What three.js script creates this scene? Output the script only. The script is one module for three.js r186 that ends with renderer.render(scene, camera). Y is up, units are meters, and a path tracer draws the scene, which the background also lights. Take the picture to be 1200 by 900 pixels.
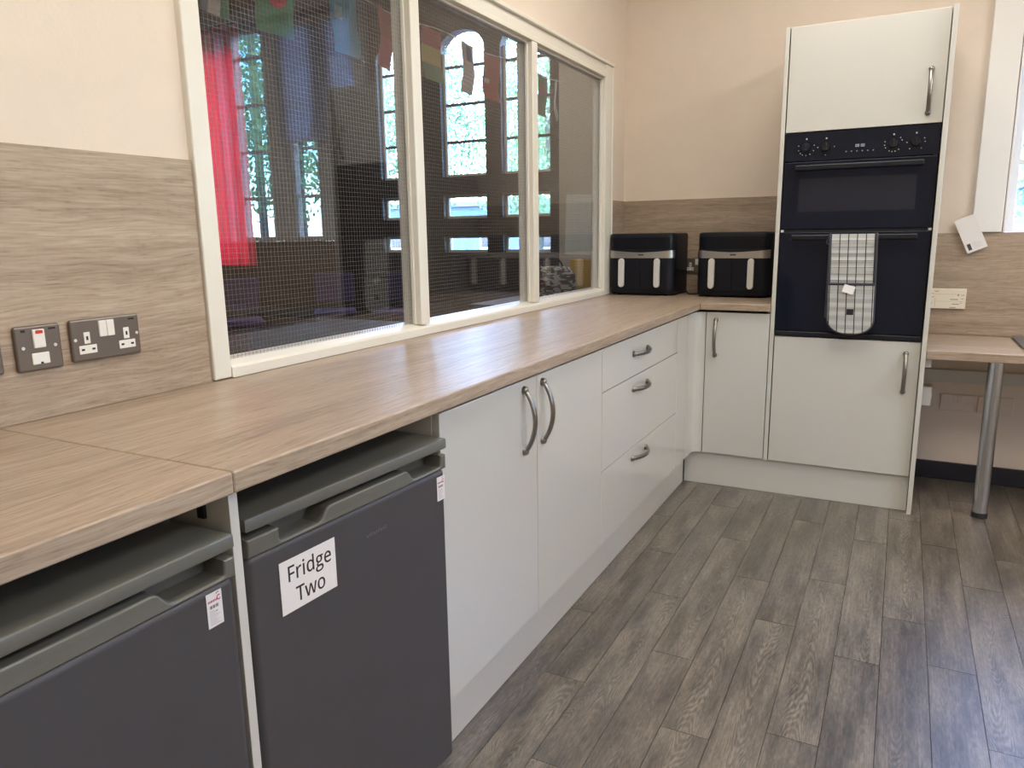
import * as THREE from 'three';
import { Sky } from 'three/addons/objects/Sky.js';
import { RoundedBoxGeometry } from 'three/addons/geometries/RoundedBoxGeometry.js';
import { mergeGeometries, mergeVertices, toCreasedNormals } from 'three/addons/utils/BufferGeometryUtils.js';
import { RectAreaLightUniformsLib } from 'three/addons/lights/RectAreaLightUniformsLib.js';

// ------------------------------------------------------------------ camera, sky, sun, exposure
// axes: x away from the wall with the internal window, z away from the wall with the oven, y up, metres
const scene = new THREE.Scene();
const renderer = new THREE.WebGLRenderer({ antialias: true });
renderer.toneMapping = THREE.LinearToneMapping;
renderer.toneMappingExposure = 1.2;
renderer.shadowMap.enabled = true;
RectAreaLightUniformsLib.init();

const camera = new THREE.PerspectiveCamera(54.58, 4 / 3, 0.05, 200);
camera.position.set(1.4538, 1.248, 4.2028);
camera.rotation.order = 'YXZ';
camera.rotation.set(-0.1986, 0.4814, -0.0154);

const sky = new Sky();
sky.name = 'sky';
sky.scale.setScalar(1000);
const SUN = new THREE.Vector3(-0.45, 0.75, 0.5).normalize();
sky.material.uniforms.turbidity.value = 3;
sky.material.uniforms.rayleigh.value = 1.4;
sky.material.uniforms.mieCoefficient.value = 0.004;
sky.material.uniforms.mieDirectionalG.value = 0.8;
sky.material.uniforms.sunPosition.value.copy(SUN);
scene.add(sky);
const SKY_STRENGTH = 6.0, SUN_STRENGTH = 7.0, PANEL_STRENGTH = 8.8;
scene.backgroundIntensity = SKY_STRENGTH;
const sun = new THREE.DirectionalLight(new THREE.Color(1, 0.95, 0.87), SUN_STRENGTH);
sun.position.copy(SUN).multiplyScalar(40);
sun.castShadow = true;
Object.assign(sun.shadow.camera, { left: -25, right: 25, top: 25, bottom: -25, near: 1, far: 90 });
scene.add(sun, sun.target);

// ------------------------------------------------------------------ helpers
let seed = 7;
const rnd = () => { seed = (seed * 1664525 + 1013904223) >>> 0; return seed / 4294967296; };
const used = new Map();
function numbered(n) { const k = used.get(n) || 0; used.set(n, k + 1); return k ? n + '_' + String(k).padStart(3, '0') : n; }
function shade(o) { o.traverse((m) => { if (m.isMesh) { m.castShadow = true; m.receiveShadow = true; } }); return o; }
const V = (x, y, z) => new THREE.Vector3(x, y, z);

function thing(name, label, category, base = [0, 0, 0], group) {
  const o = new THREE.Group(); o.name = numbered(name); o.position.set(...base);
  o.userData = { label, category }; if (group) o.userData.group = group;
  scene.add(o); return o;
}
function rootOf(o) { while (o.parent && o.parent !== scene) o = o.parent; return o; }
// geometry comes in room coordinates; it is moved to the axes of the thing it belongs to
function part(parent, name, geo, mat, label) {
  const r = rootOf(parent).position; geo = geo.clone(); geo.translate(-r.x, -r.y, -r.z);
  const m = new THREE.Mesh(geo, mat); m.name = name; m.castShadow = m.receiveShadow = true;
  if (label) m.userData.label = label;
  parent.add(m); return m;
}
function struct(name, geo, mat, label) {
  const m = new THREE.Mesh(geo, mat); m.name = name; m.userData = { kind: 'structure', label, category: name.split('_')[0] };
  m.castShadow = m.receiveShadow = true; scene.add(m); return m;
}
function structGroup(name, label, category) { const g = new THREE.Group(); g.name = name; g.userData = { kind: 'structure', label, category }; scene.add(g); return g; }
function single(name, label, category, geo, mat, base, group) {
  const m = new THREE.Mesh(geo.clone().translate(-base[0], -base[1], -base[2]), mat); m.name = numbered(name); m.position.set(...base);
  m.userData = { label, category }; if (group) m.userData.group = group; m.castShadow = m.receiveShadow = true; scene.add(m); return m;
}
// box between two corners; r rounds its edges; grain says the axis the wood grain runs along (uv in metres)
function bx(x0, x1, y0, y1, z0, z1, r = 0, grain = null, seg = 2) {
  const w = x1 - x0, h = y1 - y0, d = z1 - z0;
  let g = r ? new RoundedBoxGeometry(w, h, d, seg, Math.min(r, w / 2.01, h / 2.01, d / 2.01)) : new THREE.BoxGeometry(w, h, d);
  g.translate((x0 + x1) / 2, (y0 + y1) / 2, (z0 + z1) / 2);
  if (grain) g = metreUV(g, grain);
  return g;
}
function metreUV(g, grain, off = [0, 0]) {
  g = g.index ? g.toNonIndexed() : g;
  const p = g.attributes.position, uv = new Float32Array(p.count * 2), a = V(), b = V(), c = V();
  const get = (v, k) => (k === 0 ? v.x : k === 1 ? v.y : v.z), gi = 'xyz'.indexOf(grain);
  for (let i = 0; i < p.count; i += 3) {
    a.fromBufferAttribute(p, i); b.fromBufferAttribute(p, i + 1); c.fromBufferAttribute(p, i + 2);
    const n = b.clone().sub(a).cross(c.clone().sub(a)), m = [Math.abs(n.x), Math.abs(n.y), Math.abs(n.z)], k = m.indexOf(Math.max(...m));
    const ax = [0, 1, 2].filter((q) => q !== k); let u, v;
    if (k === gi) { u = ax[0]; v = ax[1]; } else { u = gi; v = ax.find((q) => q !== gi); }
    [a, b, c].forEach((pt, j) => { uv[(i + j) * 2] = get(pt, u) + off[0] + (k === 1 ? 0 : 0.37); uv[(i + j) * 2 + 1] = get(pt, v) + off[1] + (k === 1 ? 0 : 0.21); });
  }
  g.setAttribute('uv', new THREE.BufferAttribute(uv, 2));
  return g;
}
const strip = (g) => { g = g.index ? g.toNonIndexed() : g.clone(); for (const k of Object.keys(g.attributes)) if (!['position', 'normal', 'uv'].includes(k)) g.deleteAttribute(k); return g; };
const merge = (...list) => mergeGeometries(list.flat().map(strip));
function cyl(r0, r1, h, seg = 24) { return new THREE.CylinderGeometry(r1, r0, h, seg); }
function tube(pts, r, seg = 24, rad = 8, closed = false) { return new THREE.TubeGeometry(new THREE.CatmullRomCurve3(pts.map((p) => V(...p)), closed), seg, r, rad, closed); }
function extrude(shape, depth, bevel = 0, segs = 1, curve = 10) {
  return new THREE.ExtrudeGeometry(shape, { depth, bevelEnabled: bevel > 0, bevelThickness: bevel, bevelSize: bevel, bevelOffset: -bevel, bevelSegments: segs, curveSegments: curve });
}

// periodic value noise
function hash(ix, iy, s) { let h = (ix * 374761393 + iy * 668265263 + s * 1442695041) | 0; h = Math.imul(h ^ (h >>> 13), 1274126177); h ^= h >>> 16; return (h >>> 0) / 4294967296; }
function vnoise(x, y, px, py, s) {
  const ix = Math.floor(x), iy = Math.floor(y), fx = x - ix, fy = y - iy, u = fx * fx * (3 - 2 * fx), v = fy * fy * (3 - 2 * fy);
  const m = (a, p) => (p ? ((a % p) + p) % p : a), x0 = m(ix, px), x1 = m(ix + 1, px), y0 = m(iy, py), y1 = m(iy + 1, py);
  const a = hash(x0, y0, s), b = hash(x1, y0, s), c = hash(x0, y1, s), d = hash(x1, y1, s);
  return a + (b - a) * u + (c - a) * v + (a - b - c + d) * u * v;
}
function fbm(x, y, px, py, s, oct = 4) { let t = 0, a = 0.5, n = 0; for (let i = 0; i < oct; i++) { t += a * vnoise(x, y, px, py, s + i * 17); n += a; x *= 2; y *= 2; px *= 2; py *= 2; a *= 0.5; } return t / n; }
const clamp = (x, a = 0, b = 1) => Math.min(b, Math.max(a, x)), smooth = (a, b, x) => { const t = clamp((x - a) / (b - a)); return t * t * (3 - 2 * t); };
const mix3 = (a, b, t) => [a[0] + (b[0] - a[0]) * t, a[1] + (b[1] - a[1]) * t, a[2] + (b[2] - a[2]) * t];
function dataTex(w, h, f, srgb = true, rep = [1, 1]) {
  const d = new Uint8Array(w * h * 4);
  for (let y = 0; y < h; y++) for (let x = 0; x < w; x++) { const c = f(x / w, y / h, x, y), i = (y * w + x) * 4; d[i] = clamp(c[0], 0, 255); d[i + 1] = clamp(c[1], 0, 255); d[i + 2] = clamp(c[2], 0, 255); d[i + 3] = 255; }
  const t = new THREE.DataTexture(d, w, h); t.magFilter = THREE.LinearFilter; t.minFilter = THREE.LinearMipmapLinearFilter; t.generateMipmaps = true;
  t.wrapS = t.wrapT = THREE.RepeatWrapping; t.repeat.set(...rep); if (srgb) t.colorSpace = THREE.SRGBColorSpace; t.needsUpdate = true; return t;
}
function canvasTex(w, h, draw) {
  const c = document.createElement('canvas'); c.width = w; c.height = h; const g = c.getContext('2d'); draw(g, w, h);
  const t = new THREE.CanvasTexture(c); t.colorSpace = THREE.SRGBColorSpace; t.anisotropy = 8; return t;
}
const lin = (r, g, b) => new THREE.Color().setRGB(r, g, b);
const std = (o) => new THREE.MeshStandardMaterial(o), phy = (o) => new THREE.MeshPhysicalMaterial(o);

// ------------------------------------------------------------------ materials
// driftwood-oak laminate of the worktops and splashbacks, 2.4 m x 0.8 m
const LW = 2.4, LH = 0.8;
const grainT = new Float32Array(2048 * 1024);
for (let y = 0; y < 1024; y++) for (let x = 0; x < 2048; x++) {
  const u = x / 2048, v = y / 1024, warp = (fbm(u * 6, v * 8, 6, 8, 3, 3) - 0.5) * 0.05, w2 = (fbm(u * 14, v * 10, 14, 10, 31, 2) - 0.5) * 0.012, vv = v + warp + w2;
  const broad = fbm(u * 3, vv * 14, 3, 14, 11, 3), streak = fbm(u * 8, vv * 96, 8, 96, 21, 4), fine = fbm(u * 48, vv * 360, 48, 360, 41, 2), pore = vnoise(u * 60, vv * 420, 60, 420, 71);
  let t = 0.52 + (broad - 0.5) * 0.36 + (streak - 0.5) * 0.36 + (fine - 0.5) * 0.52;
  const dash = vnoise(u * 170, vv * 430, 170, 430, 83);
  if (pore > 0.8) t -= (pore - 0.8) * 1.1;
  if (dash > 0.66) t -= (dash - 0.66) * 0.5;
  grainT[y * 2048 + x] = clamp(t);
}
const laminateMap = dataTex(2048, 1024, (u, v, x, y) => { const t = grainT[y * 2048 + x]; return t < 0.5 ? mix3([121, 104, 88], [166, 147, 127], t * 2) : mix3([166, 147, 127], [196, 180, 160], t * 2 - 1); }, true, [1 / LW, 1 / LH]);
const laminateBump = dataTex(1024, 512, (u, v, x, y) => { const t = grainT[y * 2 * 2048 + x * 2] * 255; return [t, t, t]; }, false, [1 / LW, 1 / LH]);
const M = {};
M.worktop = phy({ map: laminateMap, roughness: 0.36, bumpMap: laminateBump, bumpScale: 0.0002, specularIntensity: 0.9 });
M.splash = phy({ map: laminateMap, roughness: 0.5, bumpMap: laminateBump, bumpScale: 0.0003, color: lin(0.98, 0.97, 0.96) });
const wallNoise = dataTex(512, 512, (u, v) => { const t = 249 + (fbm(u * 16, v * 16, 16, 16, 5, 4) - 0.5) * 5; return [t, t, t]; }, true, [1, 1]);
const wallBump = dataTex(512, 512, (u, v) => { const t = 128 + (fbm(u * 128, v * 128, 128, 128, 9, 3) - 0.5) * 160; return [t, t, t]; }, false, [1.6, 1.6]);
M.wall = std({ color: lin(0.79, 0.68, 0.57), map: wallNoise, bumpMap: wallBump, bumpScale: 0.0006, roughness: 0.85 });
M.ceiling = std({ color: lin(0.82, 0.8, 0.76), map: wallNoise, roughness: 0.9 });
M.frame = phy({ color: lin(0.76, 0.73, 0.64), roughness: 0.35, clearcoat: 0.3, clearcoatRoughness: 0.3 });
M.whiteFrame = phy({ color: lin(0.82, 0.81, 0.78), roughness: 0.35, clearcoat: 0.3, clearcoatRoughness: 0.25 });
M.gloss = phy({ color: lin(0.61, 0.605, 0.555), roughness: 0.28, clearcoat: 1, clearcoatRoughness: 0.03 });
M.carcass = std({ color: lin(0.61, 0.605, 0.555), roughness: 0.5 });
M.plinth = phy({ color: lin(0.61, 0.605, 0.555), roughness: 0.3, clearcoat: 0.8, clearcoatRoughness: 0.08 });
M.nickel = std({ color: lin(0.29, 0.275, 0.255), metalness: 1, roughness: 0.3 });
M.chrome = std({ color: lin(0.55, 0.57, 0.6), metalness: 1, roughness: 0.2 });
M.fridgeDoor = std({ color: lin(0.082, 0.078, 0.083), roughness: 0.42, metalness: 0.1,
  map: dataTex(512, 512, (u, v) => { let t = 236 + (fbm(u * 10, v * 10, 10, 10, 15, 3) - 0.5) * 16; const s = vnoise(u * 220, v * 220, 220, 220, 77), k = fbm(u * 5, v * 5, 5, 5, 79, 2); if (s > 0.965 && k > 0.55) t = 255; return [t, t, t]; }, true, [1.3, 1.3]) });
M.fridgeTrim = phy({ color: lin(0.115, 0.114, 0.097), roughness: 0.36, clearcoat: 0.2, clearcoatRoughness: 0.3 });
M.fridgeBody = std({ color: lin(0.05, 0.05, 0.05), roughness: 0.5 });
M.black = std({ color: lin(0.012, 0.012, 0.014), roughness: 0.6 });
M.rubber = std({ color: lin(0.02, 0.02, 0.022), roughness: 0.7 });
M.ovenGlass = phy({ color: lin(0.007, 0.009, 0.018), roughness: 0.06, specularIntensity: 0.6, specularColor: lin(0.82, 0.88, 1) });
M.ovenPane = phy({ color: lin(0.017, 0.019, 0.029), roughness: 0.1, specularIntensity: 0.7 });
M.ovenTrim = phy({ color: lin(0.01, 0.011, 0.016), roughness: 0.3, specularIntensity: 0.7 });
M.fryer = phy({ color: lin(0.007, 0.008, 0.013), roughness: 0.45, specularIntensity: 0.5 });
M.fryerPanel = phy({ color: lin(0.007, 0.008, 0.013), roughness: 0.15, specularIntensity: 0.5 });
M.band = std({ color: lin(0.5, 0.48, 0.45), metalness: 1, roughness: 0.3 });
M.silver = std({ color: lin(0.7, 0.7, 0.66), metalness: 0.15, roughness: 0.4 });
M.steelPlate = std({ color: lin(0.2, 0.175, 0.155), metalness: 0.75, roughness: 0.34 });
M.whitePlastic = phy({ color: lin(0.8, 0.78, 0.72), roughness: 0.3, clearcoat: 0.4 });
M.creamPlastic = phy({ color: lin(0.76, 0.71, 0.59), roughness: 0.35 });
M.red = std({ color: lin(0.6, 0.04, 0.03), roughness: 0.3 });
M.paper = std({ color: lin(0.82, 0.81, 0.78), roughness: 0.8 });
M.skirting = std({ color: lin(0.012, 0.014, 0.024), roughness: 0.35 });
M.glass = phy({ color: lin(1, 1, 1), transmission: 1, thickness: 0, roughness: 0, ior: 1.52, metalness: 0 });
M.wire = std({ color: lin(0.24, 0.24, 0.25), metalness: 0.5, roughness: 0.5 });
M.darkWood = std({ color: lin(0.06, 0.045, 0.04), roughness: 0.6, map: laminateMap });
M.hallWall = std({ color: lin(0.62, 0.56, 0.44), map: wallNoise, roughness: 0.85 });
M.hallFloor = phy({ color: lin(0.022, 0.02, 0.024), roughness: 0.4, specularIntensity: 0.5 });
M.curtain = phy({ color: lin(0.46, 0.008, 0.022), roughness: 1, transmission: 0.4, thickness: 0, side: THREE.DoubleSide });
M.blind = phy({ color: lin(0.8, 0.8, 0.85), roughness: 1, transmission: 0.5, thickness: 0 });
M.purple = std({ color: lin(0.04, 0.022, 0.085), roughness: 0.85 });
M.tableTop = phy({ color: lin(0.018, 0.016, 0.016), roughness: 0.6, specularIntensity: 0.15 });
M.subfloor = std({ color: lin(0.02, 0.018, 0.016), roughness: 0.9 });

// ------------------------------------------------------------------ room shell
const RX = 4.3, RZ = 6.2, CH = 3.0;           // kitchen: 4.3 m wide, 6.2 m long, 3 m high
const HX = -8.2, HZ0 = -3.0, HZ1 = 6.2, HH = 4.2; // hall beyond the internal window
const WZ0 = 0.236, WZ1 = 2.984, WY0 = 0.914, WY1 = 2.112; // outline of the internal window frame

// floor: subfloor with the vinyl planks as pieces
const floor = structGroup('floor', 'grey-brown wood-look plank floor of the kitchen', 'floor');
part(floor, 'subfloor', bx(-0.1, RX, -0.12, -0.0045, -0.1, RZ), M.subfloor);
const PLANK = 0.1231, PLEN = 0.955, plankMats = [];
for (let k = 0; k < 14; k++) {
  const s = 100 + k * 53, tone = (hash(k, 3, 9) - 0.5) * 0.16, cath = hash(k, 5, 9), c0 = (hash(k, 7, 9) - 0.5) * 0.05, dir = hash(k, 8, 9) > 0.5 ? 1 : -1, u0 = hash(k, 11, 9);
  const map = dataTex(128, 1024, (uu, vv) => {
    const v = (uu - 0.5) * PLANK, u = vv * PLEN, wq = fbm(u * 9, v * 40, 0, 0, s, 3) - 0.5, wl = fbm(u * 3.2, v * 10, 0, 0, s + 4, 2) - 0.5;
    const vc = v - c0 - wl * 0.05;
    const f = dir * (u - u0) * (13 + 11 * cath) + vc * vc * (3600 + 4200 * cath) + wq * 2.8 + wl * 5;
    const ring = Math.pow(0.5 + 0.5 * Math.sin(f * 6.283), 1.5), show = smooth(0.38, 0.62, fbm(u * 2.3, v * 7, 0, 0, s + 9, 2) + (cath - 0.5) * 0.25);
    const streak = fbm(u * 10 + wq, (v + wl * 0.01) * 330, 0, 0, s + 15, 3) - 0.5, blotch = fbm(u * 5, v * 26, 0, 0, s + 21, 4) - 0.5, speck = fbm(u * 60, v * 240, 0, 0, s + 27, 2) - 0.5;
    const scuff = smooth(0.66, 0.8, fbm(u * 16, v * 48, 0, 0, s + 33, 4));
    const grit = hash(Math.floor(u * 900), Math.floor(v * 1040) + 400, s) - 0.5;
    let t = 0.48 + tone + grit * 0.22 + blotch * 0.85 + streak * 0.45 + speck * 0.45 + (ring - 0.42) * 0.33 * show - scuff * 0.14;
    for (let q = 0; q < 2; q++) { const ku = hash(k, 40 + q, 1) * PLEN, kv = (hash(k, 50 + q, 1) - 0.5) * 0.09, r = Math.hypot((u - ku) * 0.6, v - kv); if (hash(k, 60 + q, 1) > 0.45) t -= 0.26 * Math.exp(-r * r / 0.00003); }
    t = clamp(t);
    return t < 0.5 ? mix3([50, 45, 40], [94, 87, 78], t * 2) : mix3([94, 87, 78], [140, 130, 117], t * 2 - 1);
  });
  plankMats.push(phy({ map, roughness: 0.4, specularIntensity: 1, clearcoat: 1, clearcoatRoughness: 0.36, bumpMap: map, bumpScale: 0.0004 }));
}
{ // end joints read off the photograph for the lanes in view, the rest staggered
  const offs = { 0: 2.43, 1: 1.82, 2: 2.185, 3: 2.52, 4: 1.853, 5: 2.427, 6: 1.975, 7: 1.66, 8: 1.91, 9: 1.3, '-1': 2.05 };
  const geos = new Map();
  let n = 0;
  for (let lane = -6; lane < 31; lane++) {
    const x0 = 0.622 + lane * PLANK, x1 = x0 + PLANK;
    if (x1 > RX || x0 < -0.1) continue;
    let z = (offs[lane] ?? rnd() * PLEN) % PLEN - PLEN;
    for (; z < RZ; z += PLEN) {
      const a = Math.max(z, 0.002), b = Math.min(z + PLEN, RZ - 0.002);
      if (b - a < 0.03 || n >= 299) continue;
      const len = b - a, key = len.toFixed(3);
      if (!geos.has(key)) { const g = new THREE.BoxGeometry(PLANK - 0.0015, 0.004, len - 0.0013); const uv = g.attributes.uv, p = g.attributes.position; for (let i = 0; i < uv.count; i++) uv.setXY(i, p.getX(i) / PLANK + 0.5, (p.getZ(i) + len / 2) / PLEN); geos.set(key, g); }
      const m = new THREE.Mesh(geos.get(key), plankMats[Math.floor(hash(lane + 40, Math.round(z * 10) + 90, 3) * 14)]); m.name = 'plank'; m.position.set((x0 + x1) / 2, -0.002, (a + b) / 2); m.receiveShadow = m.castShadow = true;
      if (hash(lane, n, 77) > 0.5) m.rotation.y = Math.PI;
      floor.add(m); n++;
    }
  }
}
// wall between kitchen and hall, with the opening of the internal window
const wall3 = (list) => merge(list.map((b) => metreUV(bx(...b), 'z')));
struct('wall_left', wall3([[-0.1, 0, -0.1, 0.9135, -0.2, RZ], [-0.1, 0, 2.105, HH, -0.2, RZ], [-0.1, 0, 0.9135, 2.105, -0.2, 0.25], [-0.1, 0, 0.9135, 2.105, 2.972, RZ]]), M.wall, 'peach painted wall above and around the internal window');
// wall with the oven housing and the outside window (opening 1.86..4.0, 1.222..2.76)
const KX0 = 1.852, KX1 = 3.14, KY0 = 1.2225, KY1 = 2.76;
struct('wall_back', merge([[0, KX0, -0.1, CH + 0.1, -0.24, 0], [KX1, RX + 0.2, -0.1, CH + 0.1, -0.24, 0], [KX0, KX1, -0.1, KY0, -0.24, 0], [KX0, KX1, KY1, CH + 0.1, -0.24, 0]].map((b) => metreUV(bx(...b), 'x'))), M.wall, 'peach painted wall behind the oven cabinet');
const SZ0 = 2.55, SZ1 = 3.05, SY0 = 1.2, SY1 = 2.2; // opening of the window opposite the cabinets, out of view
struct('wall_right', merge([[RX, RX + 0.2, -0.1, CH + 0.1, 0, SZ0], [RX, RX + 0.2, -0.1, CH + 0.1, SZ1, RZ + 0.2], [RX, RX + 0.2, -0.1, SY0, SZ0, SZ1], [RX, RX + 0.2, SY1, CH + 0.1, SZ0, SZ1]].map((b) => metreUV(bx(...b), 'z'))), M.wall, 'peach painted wall opposite the internal window');
struct('wall_front', metreUV(bx(HX - 0.2, RX, -0.1, HH + 0.1, RZ, RZ + 0.2), 'x'), M.wall, 'peach painted wall facing the oven cabinet');
struct('ceiling', bx(0, RX, CH, CH + 0.2, 0, RZ), M.ceiling, 'off-white kitchen ceiling');
struct('baseboard_back', bx(1.573, RX, 0.0005, 0.09, 0.0005, 0.018, 0.003), M.skirting, 'dark navy skirting board under the desk');

// hall shell
struct('hall_floor', bx(HX - 0.2, -0.1, -0.2, 0, HZ0 - 0.3, RZ), M.hallFloor, 'dark shiny floor of the hall beyond the glass').userData.category = 'floor';
struct('hall_ceiling', bx(HX - 0.2, 0, HH, HH + 0.2, HZ0 - 0.3, RZ), M.ceiling, 'ceiling of the hall beyond the glass').userData.category = 'ceiling';
struct('hall_wall_far', bx(HX - 0.2, HX, -0.1, HH, HZ0 - 0.3, RZ), M.hallWall, 'beige side wall of the hall beyond the glass').userData.category = 'wall';
struct('hall_wall_side', bx(-0.1, 0, -0.1, HH, HZ0 - 0.3, -0.2), M.hallWall, 'hall wall running on past the kitchen corner').userData.category = 'wall';

// ------------------------------------------------------------------ internal window: frame, wired glass
const GX = -0.018;
const win1 = structGroup('window_1', 'cream framed internal window of three wired panes looking into the hall', 'window');
{
  const post = (z0, z1, y0, y1) => part(win1, 'post', bx(-0.057, 0.018, y0, y1, z0, z1, 0.004), M.frame);
  post(2.931, 2.983, WY0 + 0.001, 2.1);
  post(2.056, 2.108, 0.9495, 2.034); post(1.174, 1.226, 0.9495, 2.034);
  post(0.252, 0.352, WY0 + 0.001, 2.1);
  part(win1, 'architrave', merge(bx(0.0005, 0.021, WY0 + 0.001, 2.116, 0.236, 0.2515, 0.004), bx(0.0005, 0.026, 2.1005, 2.117, 0.236, 2.985, 0.004)), M.frame);
  part(win1, 'head', merge(bx(-0.057, 0.012, 2.052, 2.1, 0.3525, 2.9305, 0.003), bx(-0.057, 0.019, 2.035, 2.054, 0.3525, 2.9305, 0.003)), M.frame);
  // sill rail with a slope running down to the front
  const s = new THREE.Shape([[-0.057, 0.9145], [0.022, 0.9145], [0.022, 0.938], [0.016, 0.944], [GX, 0.953], [-0.057, 0.956]].map((p) => new THREE.Vector2(...p)));
  const g = extrude(s, 2.931 - 0.3525, 0.0015); g.translate(0, 0, 0.3525);
  part(win1, 'sill_rail', g, M.frame);
  // thin glazing beads on the kitchen side of each pane
  for (const [z0, z1] of [[2.1085, 2.9305], [1.2265, 2.0555], [0.3525, 1.1735]]) {
    part(win1, 'glazing_bead', merge(bx(-0.014, -0.002, 0.953, 2.034, z1 - 0.008, z1, 0.002), bx(-0.014, -0.002, 0.953, 2.034, z0, z0 + 0.008, 0.002), bx(-0.014, -0.002, 2.026, 2.0345, z0, z1, 0.002)), M.frame);
    const pane = part(win1, 'pane', bx(GX - 0.003, GX + 0.003, 0.952, 2.0345, z0 + 0.0005, z1 - 0.0005), M.glass, 'glass pane with a square wire grid');
    const wires = [], P = 0.0127, t = 0.00026;
    for (let z = z0 + P / 2; z < z1; z += P) wires.push(new THREE.BoxGeometry(2 * t, 2.0345 - 0.952, 2 * t).translate(GX, (2.0345 + 0.952) / 2, z));
    for (let y = 0.952 + P / 2; y < 2.034; y += P) wires.push(new THREE.BoxGeometry(2 * t, 2 * t, z1 - z0).translate(GX, y, (z0 + z1) / 2));
    part(pane, 'wire_mesh', merge(wires), M.wire, 'fine square wire grid in the glass').userData.kind = 'stuff';
  }
}

// ------------------------------------------------------------------ outside window of the kitchen, right of the oven
const win2 = structGroup('window_2', 'white framed multi-pane outside window above the desk', 'window');
{
  const z0 = -0.16, z1 = -0.1, lights = [[1.905, 2.13], [2.315, 2.54], [2.78, 3.09]], bars = [1.545, 1.885, 2.22, 2.55];
  part(win2, 'architrave', merge(bx(1.728, 1.848, 1.2235, 2.83, 0.0005, 0.024, 0.004), bx(3.144, 3.26, 1.2235, 2.83, 0.0005, 0.024, 0.004), bx(1.848, 3.144, 2.765, 2.83, 0.0005, 0.024, 0.004)), M.whiteFrame);
  part(win2, 'reveal_lining', merge(bx(1.8525, 1.862, 1.2235, 2.759, -0.1, 0.012, 0.002), bx(3.13, 3.1395, 1.2235, 2.759, -0.1, 0.012, 0.002)), M.whiteFrame);
  let prev = 1.8525;
  for (const [a, b] of [...lights, [3.1395, 0]]) { part(win2, 'mullion', bx(prev, a, KY0 + 0.001, KY1 - 0.001, z0, z1 - (prev > 1.9 && a < 3.1 ? 0 : 0.01), 0.004), M.whiteFrame); prev = b; }
  for (const [a, b] of lights) {
    part(win2, 'sash_rail', merge(bx(a, b, KY0 + 0.001, KY0 + 0.035, z0, z1 - 0.01, 0.003), bx(a, b, KY1 - 0.05, KY1 - 0.001, z0, z1 - 0.01, 0.003)), M.whiteFrame);
    for (const y of bars) part(win2, 'glazing_bar', bx(a, b, y - 0.011, y + 0.011, -0.146, -0.114, 0.003), M.whiteFrame);
    const ys = [KY0 + 0.035, ...bars.flatMap((y) => [y - 0.011, y + 0.011]), KY1 - 0.05];
    for (let i = 0; i < ys.length; i += 2) part(win2, 'pane', bx(a, b, ys[i], ys[i + 1], -0.132, -0.128), M.glass);
  }
}
{
  const b = thing('roller_blind', 'pale fabric roller blind pulled partway down the outside window', 'blind', [2.22, 1.9, -0.07]);
  part(b, 'fabric', bx(1.885, 2.62, 1.935, 2.7, -0.071, -0.0695), M.blind);
  part(b, 'bottom_bar', bx(1.885, 2.62, 1.917, 1.935, -0.076, -0.064, 0.004), M.whitePlastic);
  part(b, 'roller', cyl(0.022, 0.022, 0.74, 20).rotateZ(Math.PI / 2).translate(2.2525, 2.715, -0.07), M.whitePlastic);
}

const win7 = structGroup('window_7', 'white framed window in the wall opposite the cabinets', 'window');
for (let i = 0; i <= 2; i++) { const z = SZ0 + (i * (SZ1 - SZ0 - 0.06)) / 2; part(win7, 'mullion', bx(RX + 0.06, RX + 0.12, SY0 + 0.001, SY1 - 0.001, z + 0.0005, z + 0.0595, 0.004), M.whiteFrame); if (i < 2) part(win7, 'pane', bx(RX + 0.088, RX + 0.092, SY0 + 0.001, SY1 - 0.001, z + 0.06, z + (SZ1 - SZ0 - 0.06) / 2), M.glass); }

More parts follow.
